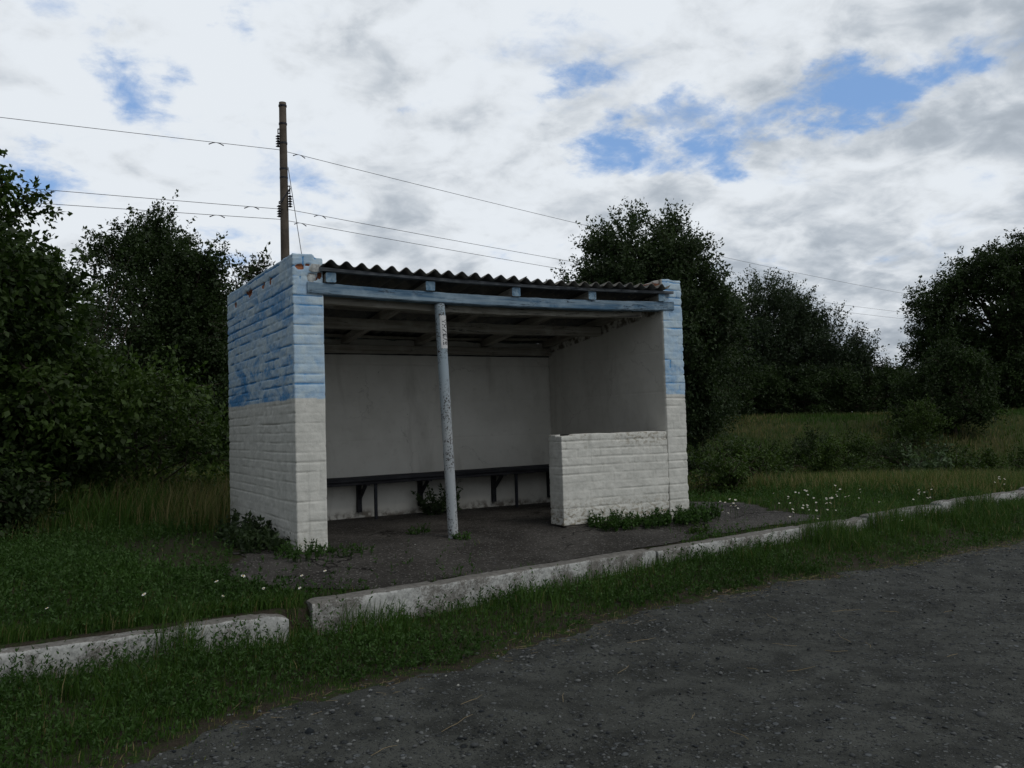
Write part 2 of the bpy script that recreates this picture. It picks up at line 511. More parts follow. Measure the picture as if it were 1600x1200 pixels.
def ground_mat():
    m, t = mat('soil_and_moss', 0.95, 0.1)
    n1 = t.noise(t.obj, 0.7, 5, 0.6); n2 = t.noise(t.obj, 9, 6, 0.7); n3 = t.noise(t.obj, 60, 4, 0.7)
    soil = t.mix(t.ramp(n3, 0.3, 0.7), (0.030, 0.025, 0.019), (0.060, 0.050, 0.038))
    moss = t.mix(t.ramp(n3, 0.3, 0.7), (0.014, 0.032, 0.006), (0.036, 0.070, 0.014))
    c = t.mix(t.ramp(n2, 0.35, 0.55), moss, soil)
    far = attr(t, 'far')
    fc = t.mix(t.ramp(n1, 0.3, 0.7), (0.030, 0.048, 0.014), (0.065, 0.068, 0.028))
    c = t.mix(far, c, fc)
    t.put(t.b.inputs['Base Color'], c); bump(t, t.math('ADD', n2, n3), 0.8, 0.02)
    return m

def gravel_mat():
    m, t = mat('packed_gravel', 0.92, 0.2)
    n1 = t.noise(t.obj, 0.9, 5, 0.6); n2 = t.noise(t.obj, 14, 6, 0.7); n3 = t.noise(t.obj, 3.0, 5, 0.65, 0.4)
    wv = t.vmath('ADD', t.obj, t.vmath('SCALE', t.noise(t.obj, 30, 3, 0.6, color=True), scale=0.02))
    layers = []
    for sc_ in (24, 48, 105):
        vo = t.node('ShaderNodeTexVoronoi'); vo.inputs['Scale'].default_value = sc_; t.put(vo.inputs['Vector'], wv)
        sc = t.node('ShaderNodeSeparateColor'); t.put(sc.inputs[0], vo.outputs['Color'])
        layers.append((vo.outputs['Distance'], sc.outputs[0], sc.outputs[1]))
    dust = t.mix(t.ramp(n3, 0.35, 0.65), (0.028, 0.030, 0.027), (0.070, 0.074, 0.067))
    c = dust; h = t.math('MULTIPLY', n2, 0.5)
    for k, (d, r, g) in enumerate(layers[::-1]):
        stone = t.mix(r, ((0.020, 0.023, 0.026), (0.014, 0.017, 0.020), (0.012, 0.015, 0.018))[k], ((0.125, 0.130, 0.122), (0.150, 0.160, 0.157), (0.140, 0.153, 0.160))[k])
        shape = t.ramp(d, 0.28, 0.50, 1.0, 0.0)
        pick = t.ramp(g, (0.45, 0.60, 0.80)[k], (0.5, 0.65, 0.84)[k])
        f = t.math('MULTIPLY', shape, pick)
        if k: f = t.math('MULTIPLY', f, t.ramp(n1, 0.36, 0.55, 0.25, 1.0))
        c = t.mix(f, c, stone)
        h = t.math('ADD', h, t.math('MULTIPLY', f, (0.5, 0.9, 1.5)[k]))
    t.put(t.b.inputs['Base Color'], c)
    bump(t, h, 1.0, 0.014)
    return m

def asphalt_mat():
    m, t = mat('old_worn_asphalt', 0.93, 0.15)
    n1 = t.noise(t.obj, 1.3, 6, 0.65); n2 = t.noise(t.obj, 40, 5, 0.75)
    vo = t.node('ShaderNodeTexVoronoi'); vo.inputs['Scale'].default_value = 90; t.put(vo.inputs['Vector'], t.obj)
    sepc = t.node('ShaderNodeSeparateColor'); t.put(sepc.inputs[0], vo.outputs['Color'])
    base = t.mix(t.ramp(n1, 0.35, 0.65), (0.038, 0.035, 0.032), (0.082, 0.077, 0.072))
    c = t.mix(t.ramp(n2, 0.5, 0.68), base, (0.024, 0.022, 0.021))
    c = t.mix(t.ramp(sepc.outputs[0], 0.9, 0.97), c, (0.17, 0.165, 0.155))
    wv = t.vmath('ADD', t.obj, t.vmath('SCALE', t.noise(t.obj, 2.3, 5, 0.65, color=True), scale=0.6))
    ve = t.node('ShaderNodeTexVoronoi', feature='DISTANCE_TO_EDGE'); ve.inputs['Scale'].default_value = 0.75
    t.put(ve.inputs['Vector'], wv)
    ck = t.ramp(ve.outputs['Distance'], 0.0, 0.014, 1.0, 0.0)
    ck = t.math('MULTIPLY', ck, t.ramp(t.noise(t.obj, 1.1, 2), 0.42, 0.55))
    c = t.mix(ck, c, (0.012, 0.011, 0.010))
    t.put(t.b.inputs['Base Color'], c)
    bump(t, t.math('SUBTRACT', t.math('ADD', n2, t.ramp(vo.outputs['Distance'], 0, .6, .8, 0)), t.math('MULTIPLY', ck, 3)), 0.8, 0.008)
    return m

M_ground, M_gravel, M_asphalt = ground_mat(), gravel_mat(), asphalt_mat()
def pebble_mat():
    m, t = mat('pebble_stone', 0.85, 0.25)
    r = attr(t, 'rnd')
    c = t.mix(r, (0.012, 0.016, 0.020), (0.16, 0.168, 0.168))
    c = t.mix(t.ramp(r, 0.992, 0.995), c, (0.32, 0.32, 0.30))
    t.put(t.b.inputs['Base Color'], c); bump(t, t.noise(t.obj, 150, 3, 0.6), 0.3, 0.003)
    return m
M_pebble = pebble_mat()
M_bark = simple('rough_bark', (0.055, 0.045, 0.035), 0.95, 0.4, 10, 0.8, 30, (1, 1, .3))
M_straw = simple('dry_straw', (0.26, 0.205, 0.12), 0.8, 0.2, 20, 0)
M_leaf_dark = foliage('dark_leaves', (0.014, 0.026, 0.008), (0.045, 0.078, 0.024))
M_leaf_mid = foliage('green_leaves', (0.022, 0.042, 0.010), (0.075, 0.125, 0.026))
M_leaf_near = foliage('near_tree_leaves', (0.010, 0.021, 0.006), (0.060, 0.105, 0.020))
M_leaf_apple = foliage('grey_green_leaves', (0.020, 0.036, 0.016), (0.066, 0.100, 0.044))
M_leaf_cool = foliage('blue_green_leaves', (0.018, 0.032, 0.017), (0.060, 0.088, 0.050))
M_leaf_pale = foliage('pale_silvery_leaves', (0.055, 0.095, 0.045), (0.24, 0.31, 0.18))
M_leaf_silver = foliage('silvery_green_leaves', (0.03, 0.06, 0.025), (0.14, 0.20, 0.11))
M_leaf_lime = foliage('yellow_green_leaves', (0.035, 0.070, 0.010), (0.12, 0.19, 0.035))
M_grass = foliage('grass_blades', (0.018, 0.046, 0.007), (0.070, 0.145, 0.022), dry=(0.25, 0.20, 0.10), trans=0.3)
M_weed = foliage('weed_leaves', (0.016, 0.042, 0.008), (0.066, 0.140, 0.030))
M_petal = simple('white_petals', (0.80, 0.80, 0.78), 0.7, 0.04, 20, 0)
M_yolk = simple('yellow_flower_centre', (0.55, 0.36, 0.03), 0.8, 0.1, 20, 0)
M_stem = simple('flower_stem', (0.03, 0.06, 0.015), 0.8, 0.1, 20, 0)


# ------------------------------------------------------------------ terrain
def kerb_back(x):
    x = np.asarray(x, float)
    return np.where(x > -0.42, -1.31 + 0.112 * x, -1.40 + 0.0 * x)

def zsurf(x, y):
    """height of the ground"""
    x = np.asarray(x, float); y = np.asarray(y, float)
    yk = kerb_back(x) - 0.08
    t = sst(-0.05, 0.05, y - yk)
    left = sst(0.2, -1.0, x)
    up = -0.125 - 0.03 * left + 0.125 * sst(0.0, 1.5, y - yk) + 0.02 * left
    verge = -0.345 + (0.03 + 0.085 * sst(0.0, 3.0, x)) * sst(-1.0, -0.1, y - yk) + 0.03 * sst(5, 9, x)
    z = verge * (1 - t) + up * t
    lat, dep = latdep(x, y)
    rgt = sst(-1.0, 3.0, lat)
    dip = -0.55 * sst(11.5, 17, dep) * (1 - sst(20, 27, dep)) * rgt
    bank = (0.92 * sst(20, 28.5, dep) * rgt + 0.5 * sst(20, 60, dep) * (1 - rgt))
    z = z + (dip + bank) * sst(0, 1, y - yk)
    inside = (1 - sst(4.2, 5.2, x)) * sst(-1.0, -0.2, x) * (1 - sst(2.6, 3.4, y)) * sst(-1.4, -0.6, y)
    amp = 0.035 * (1 - inside) * sst(0.0, 0.6, np.abs(y - yk)) * (0.4 + 0.6 * t)
    z = z + (fbm(x * 0.7, y * 0.7, 5, 3) - .5) * 2 * amp
    return z

def axis(lo, hi, fine, outer, extra=None):
    a = list(np.arange(lo, hi, fine))
    st = fine; v = hi
    while v < outer: a.append(v); st *= 1.18; v += st
    a.append(outer); st = fine; v = lo - fine
    while v > -outer: a.append(v); st *= 1.18; v -= st
    a.append(-outer)
    if extra is not None: a += list(extra)
    return np.unique(np.round(a, 4))

def grid(name, xs, ys, zf, m, parent=None, attrs=None, mask=None):
    X, Y = np.meshgrid(xs, ys)
    Z = zf(X, Y)
    V = np.stack([X, Y, Z], -1).reshape(-1, 3)
    ny, nx = X.shape
    i = np.arange(ny * nx).reshape(ny, nx)
    F = np.stack([i[:-1, :-1], i[:-1, 1:], i[1:, 1:], i[1:, :-1]], -1).reshape(-1, 4)
    if mask is not None:
        c = V[F].mean(1); F = F[mask(c[:, 0], c[:, 1])]
    at_ = {k: ('POINT', f(X, Y).ravel()) for k, f in (attrs or {}).items()}
    return npmesh(name, V, [F], m, parent, at_, smooth=True)

def road_edge(x):
    x = np.asarray(x, float)
    base = np.interp(x, [-30, -3, -1.6, -0.7, -0.2, 0.3, 1.0, 1.9, 3.6, 5.0, 6.5, 12, 60, 900],
                     [-3.6, -3.4, -3.1, -2.62, -2.55, -2.62, -2.36, -2.08, -1.85, -1.9, -1.95, -1.6, 3.4, 95])
    return base + (fbm(x * 1.8, 0, 31, 4) - .5) * 0.32 + (fbm(x * 9, 0, 33, 3) - .5) * 0.14
def zunder(x, y):
    """the ground sheet drops a little where the gravel bed lies on it"""
    return zsurf(x, y) - 0.12 * sst(0.06, 0.45, road_edge(x) - y) * (1 - sst(8.6, 8.9, road_edge(x) - y))
xs = axis(-9, 16, 0.13, 900)
ys = axis(-8, 14, 0.13, 900, np.arange(-2.0, 0.3, 0.035))
ground = grid('ground', xs, ys, zunder, M_ground, attrs={'far': lambda X, Y: sst(13, 22, latdep(X, Y)[1])})
tag(ground, kind='structure')

def zroad(x, y):
    e = road_edge(x) - y
    rut = -0.035 * np.exp(-((e - 1.3) / .5) ** 2) - 0.03 * np.exp(-((e - 3.2) / .5) ** 2)
    dist = np.hypot(x - CAM[0], y - CAM[1])
    fine = (fbm(x * 13, y * 13, 3, 3) - .5) * 0.026 * (dist < 14)
    return zsurf(x, y) + 0.004 + 0.012 * sst(0, .3, e) + rut * 0.6 + fine + (fbm(x * 1.1, y * 1.1, 9, 3) - .5) * 0.04 * sst(0, .4, e)
xr = np.unique(np.round(np.concatenate([np.arange(-4, 8, 0.04), np.arange(8, 16, .12), np.arange(16, 60, 1.0), np.arange(60, 900, 20), np.arange(-30, -4, .5)]), 4))
tr = np.unique(np.round(np.concatenate([np.arange(0, 3.2, 0.04), np.arange(3.2, 8, .12), np.arange(8, 9.01, .5)]), 4))
X, T = np.meshgrid(xr, tr)
Y = road_edge(X) - T
V = np.stack([X, Y, zroad(X, Y)], -1).reshape(-1, 3)
i = np.arange(X.size).reshape(X.shape)
F = np.stack([i[:-1, :-1], i[1:, :-1], i[1:, 1:], i[:-1, 1:]], -1).reshape(-1, 4)
road = npmesh('gravel_road', V, [F], M_gravel, smooth=True)
tag(road, kind='structure')

def in_platform(x, y, soft=0.0):
    n = (fbm(x * 2.6, y * 2.6, 41, 4) - .5) * 0.55
    left = np.interp(y, [-1.5, -1.25, -1.0, -0.6, -0.2, 0.0, 2.6], [0.45, 0.20, -0.30, -0.60, -0.55, -0.35, -0.15])
    rightx = np.interp(y, [-1.2, -0.9, -0.45, 0.0, 0.8, 1.2, 2.6], [3.0, 4.2, 5.6, 5.3, 5.1, 4.7, 4.5])
    ok = (x > left + n * .6) & (x < rightx + n) & (y > kerb_back(x) + 0.02 + np.clip(x - 1.5, 0, 3) * 0.06 + n * .12) & (y < 2.5)
    return ok
def zplat(x, y):
    return zsurf(x, y) + 0.008 + (fbm(x * 8, y * 8, 77, 3) - .5) * 0.008
pave = grid('pavement', np.arange(-1.3, 6.2, 0.04), np.arange(-1.5, 2.5, 0.04), zplat, M_asphalt, mask=in_platform)
tag(pave, kind='structure')

# ------------------------------------------------------------------ kerb stones
def kerbstone(x0, x1, yb, slope, ztop, seed, label, broken=0.0, group='worn concrete kerb stones'):
    L = x1 - x0; n = max(8, int(L / 0.025))
    rs = np.random.RandomState(seed)
    th, hh = 0.155, 0.34
    prof = []
    c = 0.022
    ring = [(0, -hh), (0, -c)] + [(c * .3, -c * .3)] + [(c, 0)] + [(th * .35, 0), (th * .7, 0)] + [(th - c * .6, 0), (th - c * .15, -c * .25), (th, -c)] + \
           [(th, -hh * q) for q in (.15, .27, .4, .55, .75, 1.0)]
    ring = np.array(ring); m = len(ring)
    V = []
    for k in range(n + 1):
        t = k / n; x = x0 + L * t
        endd = min(t * L, (1 - t) * L)
        rnd = 0.012 * math.exp(-endd / 0.02)
        chip = broken * max(0, 0.05 * (fbm(x * 9, 3, seed, 3) - .15)) * math.exp(-max(0, (x1 - x)) / 0.10)
        chip += 0.02 * max(0, fbm(x * 5, 8, seed + 5, 3) - .66) * 3
        for j, (q, r) in enumerate(ring):
            nn = (fbm(x * 11, j * .9, seed, 4) - .5) * 0.016
            top = 1 if r > -0.05 else 0
            yy = yb - q - (nn if q > th * .8 else 0) - slope * 0
            zz = ztop + r + (nn * .7 - chip - rnd) * top + (vn(x * 1.3, 0, seed + 2) - .5) * 0.012 * top
            V.append((x + (rs.rand() - .5) * .004, yy + slope * (x - x0) + (vn(x * .8, 1, seed) - .5) * .012, zz))
    F = []
    for k in range(n):
        for j in range(m - 1):
            F.append((k * m + j, k * m + j + 1, (k + 1) * m + j + 1, (k + 1) * m + j))
    mb = MB(); mb.add(V, F + [tuple(range(m)), tuple(n * m + j for j in range(m))[::-1]])
    o = mb.build('kerb_stone', M_kerb, smooth=True, loc=((x0 + x1) / 2, yb, ztop - hh))
    for p_ in o.data.polygons:
        if len(p_.vertices) > 4: p_.use_smooth = False
    tag(o, label, 'kerb stone', group)
    return o
KS = [(-6.55, -3.55, -1.38, 0.0, -0.145, 1, 'kerb stone running on past the near-left corner beyond the broken one', 0),
      (-3.52, -0.50, -1.40, 0.004, -0.140, 2, 'long kerb stone left of the gap, with its chipped right end sunk in weeds', 1.0),
      (-0.335, 2.665, -1.345, 0.112, -0.098, 3, 'long kerb stone right of the gap, in front of the shelter opening', 0.25),
      (2.69, 5.765, -1.005, 0.117, -0.10, 4, 'kerb stone in front of the low parapet, between two narrow joints', 0),
      (5.80, 7.20, -0.665, 0.118, -0.080, 5, 'short kerb stone right of the shelter where the asphalt tapers out', 0.4),
      (7.24, 9.40, -0.49, 0.112, -0.058, 6, 'kerb stone beside the daisies, second from the right edge', 0.3),
      (9.44, 12.5, -0.245, 0.112, -0.035, 7, 'furthest kerb stone, at the right edge of the view', 0)]
for a in KS: kerbstone(*a)

# ------------------------------------------------------------------ shelter
SH = thing('bus_stop_shelter', 'small open-fronted brick bus shelter painted white below and blue above, corrugated roof', 'bus shelter', (0, 0, 0))
W_, D_, ZT, TH = 4.053, 2.4445, 2.404, 0.25
CH = 0.0793

CHIPS = []      # (face, u, z, radius_u, radius_z)
def brick_fields(u, z, seed, rough_top=True, strong=1.0):
    n = vn(u * 2.2, z * 3, seed) - .5
    zz = z + 0.010 * (vn(u * 1.6, z * 2, seed + 1) - .5) + n * 0.004
    c = np.floor(zz / CH); fz = zz / CH - c
    off = np.where(c % 2 == 0, 0.0, 0.13) + (h2(c, c * 0, seed + 3) - .5) * 0.05
    ub = (u + off) / 0.26; bi = np.floor(ub); fu = ub - bi
    dzm = np.minimum(fz, 1 - fz) * CH; dum = np.minimum(fu, 1 - fu) * 0.26
    cs = h2(np.round(zz / CH), c * 0, seed + 7)
    along = vn(u * 3.5, np.round(zz / CH) * 3.3, seed + 9)
    st = 0.16 + 0.95 * sst(0.42, 0.72, cs * .30 + along * .55 + .22 * vn(u * 11, z * 11, seed + 21))
    wv = 0.0038 + 0.0055 * vn(u * 9, z * 9, seed + 11) ** 1.5
    g = np.exp(-(dzm / wv) ** 2) * st + np.exp(-(dum / 0.005) ** 2) * 0.95 * sst(.15, .55, vn(bi * 1.7, c * 2.1, seed + 13)) * sst(.3, .6, vn(u * 20, z * 20, seed + 31))
    g *= strong
    bo = (h2(bi, c, seed + 15) - .5) * 0.0022 + (h2(bi, c, seed + 16) - .5) * 0.02 * (fz - .5) * CH + (h2(bi, c, seed + 18) - .5) * 0.010 * (fu - .5) * .26
    bo = bo * sst(0, .012, dzm)
    d = -0.0105 * g - 0.0004 * np.exp(-(dzm / .006) ** 2) + bo + (fbm(u * 22, z * 26, seed + 20, 4) - .5) * 0.010 + (fbm(u * 4, z * 4, seed + 25, 3) - .5) * 0.006
    return d, g

def perim_wall(name, x0, x1, y0, y1, z0, z1, inner, seed, parent, chips=(), top_noise=0.012, res=0.012, lean=(0, 0), step=None, strongf=None, wearf=None):
    """closed brick wall; perimeter sampled finely. `inner` = set of sides ('W','E','S','N') that are plastered"""
    P_, Nn, U, side = [], [], [], []
    def seg(a, b, nrm, s):
        L = math.dist(a, b); r = res if s not in inner else 0.04
        n = max(2, int(L / r))
        for k in range(n):
            t = k / n
            P_.append((a[0] + (b[0] - a[0]) * t, a[1] + (b[1] - a[1]) * t)); U.append(L * t)
            side.append(s)
            if k == 0:
                Nn.append(None)
            else: Nn.append(nrm)
    seg((x0, y1), (x0, y0), (-1, 0), 'W'); seg((x0, y0), (x1, y0), (0, -1), 'S')
    seg((x1, y0), (x1, y1), (1, 0), 'E'); seg((x1, y1), (x0, y1), (0, 1), 'N')
    nn = {'W': (-1, 0), 'S': (0, -1), 'E': (1, 0), 'N': (0, 1)}
    prev = {'W': 'N', 'S': 'W', 'E': 'S', 'N': 'E'}
    for k, q in enumerate(Nn):
        if q is None:
            a, b = nn[side[k]], nn[prev[side[k]]]
            Nn[k] = (a[0] + b[0], a[1] + b[1])
    P_ = np.array(P_, float); Nn = np.array(Nn, float); U = np.array(U); side = np.array(side)
    # running coordinate: one brick bond turns the corner
    uu = np.where((side == 'W') | (side == 'E'), P_[:, 1] - y0, P_[:, 0] - x0 + 0.06)
    nz = int((z1 - z0) / 0.0085)
    zs = np.linspace(z0, z1, nz + 1)
    A, Z = np.meshgrid(uu, zs)
    Sd = np.broadcast_to(side, A.shape)
    d = np.zeros(A.shape); g = np.zeros(A.shape)
    for s, sd in (('W', 0), ('S', 31), ('E', 57), ('N', 83)):
        dd, gg = brick_fields(A, Z, seed + sd)
        if strongf is not None:
            k_ = strongf(s, A, Z); dd = dd * (0.35 + 0.65 * k_); gg = gg * k_
        mk = Sd == s
        d[mk] = dd[mk]; g[mk] = gg[mk]
    pl = np.isin(Sd, list(inner))
    smooth_d = (fbm(A * 3, Z * 3, seed + 99, 3) - .5) * 0.004
    lines = -0.004 * np.exp(-(((Z - 0.42 * np.round(Z / .42))) / 0.006) ** 2) - 0.003 * np.exp(-(((A - 0.86 * np.round(A / .86)) - .1) / 0.02) ** 2)
    d = np.where(pl, smooth_d + lines, d); g = np.where(pl, 0, g)
    g = np.clip(g + .25 * sst(.5, .8, fbm(A * 12, Z * 12, seed + 71, 3)) * (g > .12), 0, 1.5)
    chip = np.zeros(A.shape)
    for (s, cu, cz, ru, rz, dep) in chips:
        rr = ((A - cu) / ru) ** 2 + ((Z - cz) / rz) ** 2 + (fbm(A * 30, Z * 30, seed + 5, 3) - .5) * 1.6
        k_ = np.where(Sd == s, 1 - sst(0.7, 1.15, rr), 0)
        chip = np.maximum(chip, k_); d = d - dep * k_
    Xp = P_[:, 0][None, :] + Nn[:, 0][None, :] * d
    Yp = P_[:, 1][None, :] + Nn[:, 1][None, :] * d
    Zp = Z.copy()
    k_ = sst(z1 - 0.08, z1, Z)
    Zp = Zp + k_ * (fbm(A * 7, Z * 0, seed + 61, 3) - .5) * top_noise * 2
    if step is not None: Zp = Zp + k_ * step(Xp, Yp)
    rnd_ = 0.004 * sst(z1 - 0.02, z1 + .001, Z)
    Xp -= Nn[:, 0][None, :] * rnd_; Yp -= Nn[:, 1][None, :] * rnd_
    if name == 'parapet_wall':
        ce = ((Sd == 'E') | ((Sd == 'S') & (Xp > x1 - .02)))
        Xp = np.where(ce, Xp + (fbm(Z * 9, Z * 0, 5, 4) - .5) * .030 + .002, Xp)
    Xp += lean[0] * Zp; Yp += lean[1] * Zp
    V = np.stack([Xp, Yp, Zp], -1).reshape(-1, 3)
    n = len(P_)
    i = np.arange(V.shape[0]).reshape(nz + 1, n); j = np.roll(i, -1, axis=1)
    F = np.stack([i[:-1], j[:-1], j[1:], i[1:]], -1).reshape(-1, 4)
    fs = np.broadcast_to(side, (nz, n)).reshape(-1)
    fm = np.isin(fs, list(inner)).astype(int)
    top = i[-1][None, :]; bot = i[0][::-1][None, :]
    # top cap: fan of strips to a centre line
    cx, cy = (x0 + x1) / 2, (y0 + y1) / 2
    if (y1 - y0) > (x1 - x0): cpts = np.stack([np.full(n, cx), np.clip(P_[:, 1], y0 + .06, y1 - .06)], -1)
    else: cpts = np.stack([np.clip(P_[:, 0], x0 + .06, x1 - .06), np.full(n, cy)], -1)
    cz = Zp[-1] + 0.004
    CV = np.stack([cpts[:, 0] + lean[0] * cz, cpts[:, 1] + lean[1] * cz, cz], -1)
    ci = np.arange(n) + len(V)
    F2 = np.stack([i[-1], np.roll(i[-1], -1), np.roll(ci, -1), ci], -1)
    V = np.concatenate([V, CV])
    F = np.concatenate([F, F2]); fm = np.concatenate([fm, np.zeros(len(F2), int)])
    gr = np.concatenate([g.ravel(), np.full(n, .3)]); chp = np.concatenate([chip.ravel(), np.zeros(n)])
    zedge = ZB + 0.012 * (fbm(A * 14, 0 * A, seed + 4, 3) - .5) + 0.006 * (vn(A * 6, 0 * A, seed) - .5)
    bz = np.where(Z > zedge, 1.0, 0.0); bz = np.concatenate([bz.ravel(), np.ones(n) * (z1 > ZB)])
    wr = wearf(A, Z, Sd) if wearf is not None else 0 * A
    wr = np.concatenate([wr.ravel(), np.full(n, .5)])
    db = np.where(Sd == 'W', 1.0, 0.5) * np.clip(0.35 + 1.1 * (fbm(A * 1.2, Z * 1.6, seed + 40, 2)) + 0.5 * (Z < 1.55) - 0.35 * (Z > 2.2), 0, 1.6)
    db = np.concatenate([db.ravel(), np.full(n, .3)])
    return npmesh(name, V, [F], [M_brick, M_plaster], parent,
                  {'groove': ('POINT', gr), 'chip': ('POINT', chp), 'bluezone': ('POINT', bz), 'wear': ('POINT', wr), 'deepblue': ('POINT', db)},
                  smooth=True, fmat=fm)

def st_left(s, u, z):
    if s == 'W': return 0.5 + 1.1 * sst(1.24, 1.32, z) + 0.75 * np.exp(-((z - 1.06) / .13) ** 2) * (vn(u * 2.5, z * 14, 4) > .35) + .3 * sst(1.9, 2.1, z)
    return 0.55 + 0.12 * sst(1.24, 1.3, z) + 0.4 * sst(1.9, 2.05, z) + 0 * u
def wear_low(A, Z, Sd): return 0.9 * sst(0.35, 0.0, Z) + 0.25 * sst(.5, .8, fbm(A * 3, Z * 3, 8, 3))
def wear_roofline(A, Z, Sd):
    """rough unplastered band where the roof timbers meet the side walls"""
    base = wear_low(A, Z, Sd) * .4
    inner_ = 1.5 * sst(-0.02, 0.01, Z - (2.085 - 0.112 * A))
    return np.clip(base + inner_ * ((Sd == 'E') | (Sd == 'W')), 0, 1)

perim_wall('side_wall', 0, TH, 0, D_, -0.12, ZT, {'E'}, 11, SH,
           chips=[('W', 0.72, 2.285, .06, .035, .022), ('W', 0.95, 2.28, .07, .03, .02), ('W', 1.46, 2.29, .11, .04, .025), ('W', 1.62, 2.30, .05, .03, .02), ('W', 2.08, 2.26, .06, .03, .02),
                  ('S', 0.06 + 0.065, 2.295, .035, .022, .012), ('S', 0.06 + .165, 2.215, .04, .035, .035), ('S', .06 + .225, 2.235, .02, .03, .035), ('S', .06 + .125, 2.315, .02, .012, .02)],
           strongf=st_left, wearf=wear_roofline, step=lambda X, Y: -0.030 * sst(.16, .20, X) * (Y < 0.3))
perim_wall('side_wall', W_ - TH, W_, 0, D_, -0.12, ZT, {'W'}, 23, SH,
           chips=[('E', 1.2, 2.25, .1, .03, .02)], strongf=lambda s, u, z: 0.6 + 0.4 * sst(1.25, 1.3, z) + 0 * u, wearf=wear_roofline)
perim_wall('back_wall', TH - .012, W_ - TH + .012, D_ - TH, D_ - .003, -0.12, 1.95, {'S'}, 37, SH, res=0.03,
           wearf=lambda A, Z, Sd: np.where(Sd == 'S', 0.9 * sst(0.10, 0.02, Z + (fbm(A * 6, Z * 3, 3, 3) - .5) * .12), .2))
par = perim_wall('parapet_wall', 2.519, W_ - TH - .014, -0.003, 0.222, 0.012, 0.855, {'N'}, 51, SH, top_noise=0.005, res=0.010,
           strongf=lambda s, u, z: 0.6 + 0 * u, wearf=lambda A, Z, Sd: np.clip(0.95 * sst(0.30, 0.03, Z) + 0.8 * sst(.66, .83, Z) * sst(.35, .6, fbm(A * 4, Z * 4, 12, 3)) + .1, 0, 1),
           step=lambda X, Y: -0.012 * sst(2.70, 2.66, X) * (Y < 0.1) + 0.003)
mb = MB(); mb.box((2.56, 0.015, -0.12), (W_ - TH - .01, 0.21, 0.02), jit=0.01)
mb.build('footing', simple('footing_concrete', (0.20, 0.18, 0.155), 0.95, 0.3, 9, 0.8, 30), SH)
# the broken corner of bricks sitting on the left pier, and a loose brick by the right pier
mb = MB(); mb.plank((0.155, -0.004, 2.205), (0.155, 0.11, 2.205), 0.07, 0.065, 4, wob=.006, ch=.012); mb.plank((0.19, -0.012, 2.292), (0.20, .12, 2.292), 0.105, 0.062, 6, wob=.01, ch=.018, seed=4)
br = mb.build('broken_bricks', simple('chipped_whitewashed_brick', (0.42, 0.44, 0.44), 0.9, 0.5, 30, 0.8, 50), SH)
mb = MB(); mb.plank((3.74, 0.02, 2.335), (3.72, 0.24, 2.335), 0.10, 0.06, 5, wob=.004, ch=.008); mb.build('loose_brick', simple('rusty_red_brick', (0.17, 0.075, 0.045), 0.9, 0.35, 20, .6, 50), SH)

# timbers
mb = MB(); mb.plank((0.115, 0.035, 2.128), (3.935, 0.035, 2.137), 0.11, 0.092, 120, wob=0.004, sag=0.036, seed=2, ch=.009)
mb.build('front_beam', M_bluewood, SH)
mb = MB(); mb.plank((0.26, 0.15, 2.060), (3.62, 0.15, 2.068), 0.07, 0.085, 60, wob=0.005, sag=0.03, seed=6)
mb.build('ceiling_beam', M_whitewood_x, SH)
mb = MB(); mb.plank((0.26, 1.10, 1.990), (3.78, 1.10, 1.985), 0.11, 0.10, 60, wob=0.006, sag=0.012, seed=8)
mb.build('ceiling_beam', M_whitewood_x, SH)
mb = MB(); mb.plank((0.26, 2.155, 1.838), (3.79, 2.155, 1.845), 0.075, 0.088, 60, wob=0.004, seed=9)
mb.build('wall_plate', M_whitewood_x, SH)
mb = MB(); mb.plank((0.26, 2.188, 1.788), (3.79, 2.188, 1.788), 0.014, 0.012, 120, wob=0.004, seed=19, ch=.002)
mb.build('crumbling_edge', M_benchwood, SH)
SLOPE = -0.125
for k, xr_ in enumerate((0.305, 1.195, 2.055, 2.905, 3.765)):
    sg = -0.036 * 4 * ((xr_ - .115) / 3.82) * (1 - (xr_ - .115) / 3.82)
    mb = MB()
    mb.plank((xr_, -0.035, 2.222 + sg), (xr_ - .01, 2.3, 2.222 + sg * .3 + SLOPE * 2.33), 0.085, 0.078, 20, wob=0.004, seed=20 + k)
    r = mb.build('rafter', M_whitewood_y, SH)
    mb = MB(); mb.plank((xr_, -0.040, 2.222 + sg), (xr_, -0.0335, 2.222 + sg), 0.086, 0.080, 1, wob=0.002, seed=30 + k)
    mb.build('painted_end', M_endwood, r)
for k, yb_ in enumerate((-0.035, 0.52, 1.05, 1.62, 2.16)):
    zc = 2.279 + SLOPE * (yb_ + .035)
    mb = MB(); mb.plank((0.215, yb_, zc), (3.90 if k == 0 else 3.79, yb_, zc - (.01 if k == 0 else 0)), 0.055, 0.028, 60, wob=0.003, sag=0.030, seed=40 + k, ch=.004)
    mb.build('roof_batten', M_greywood if k == 0 else M_whitewood_x, SH)
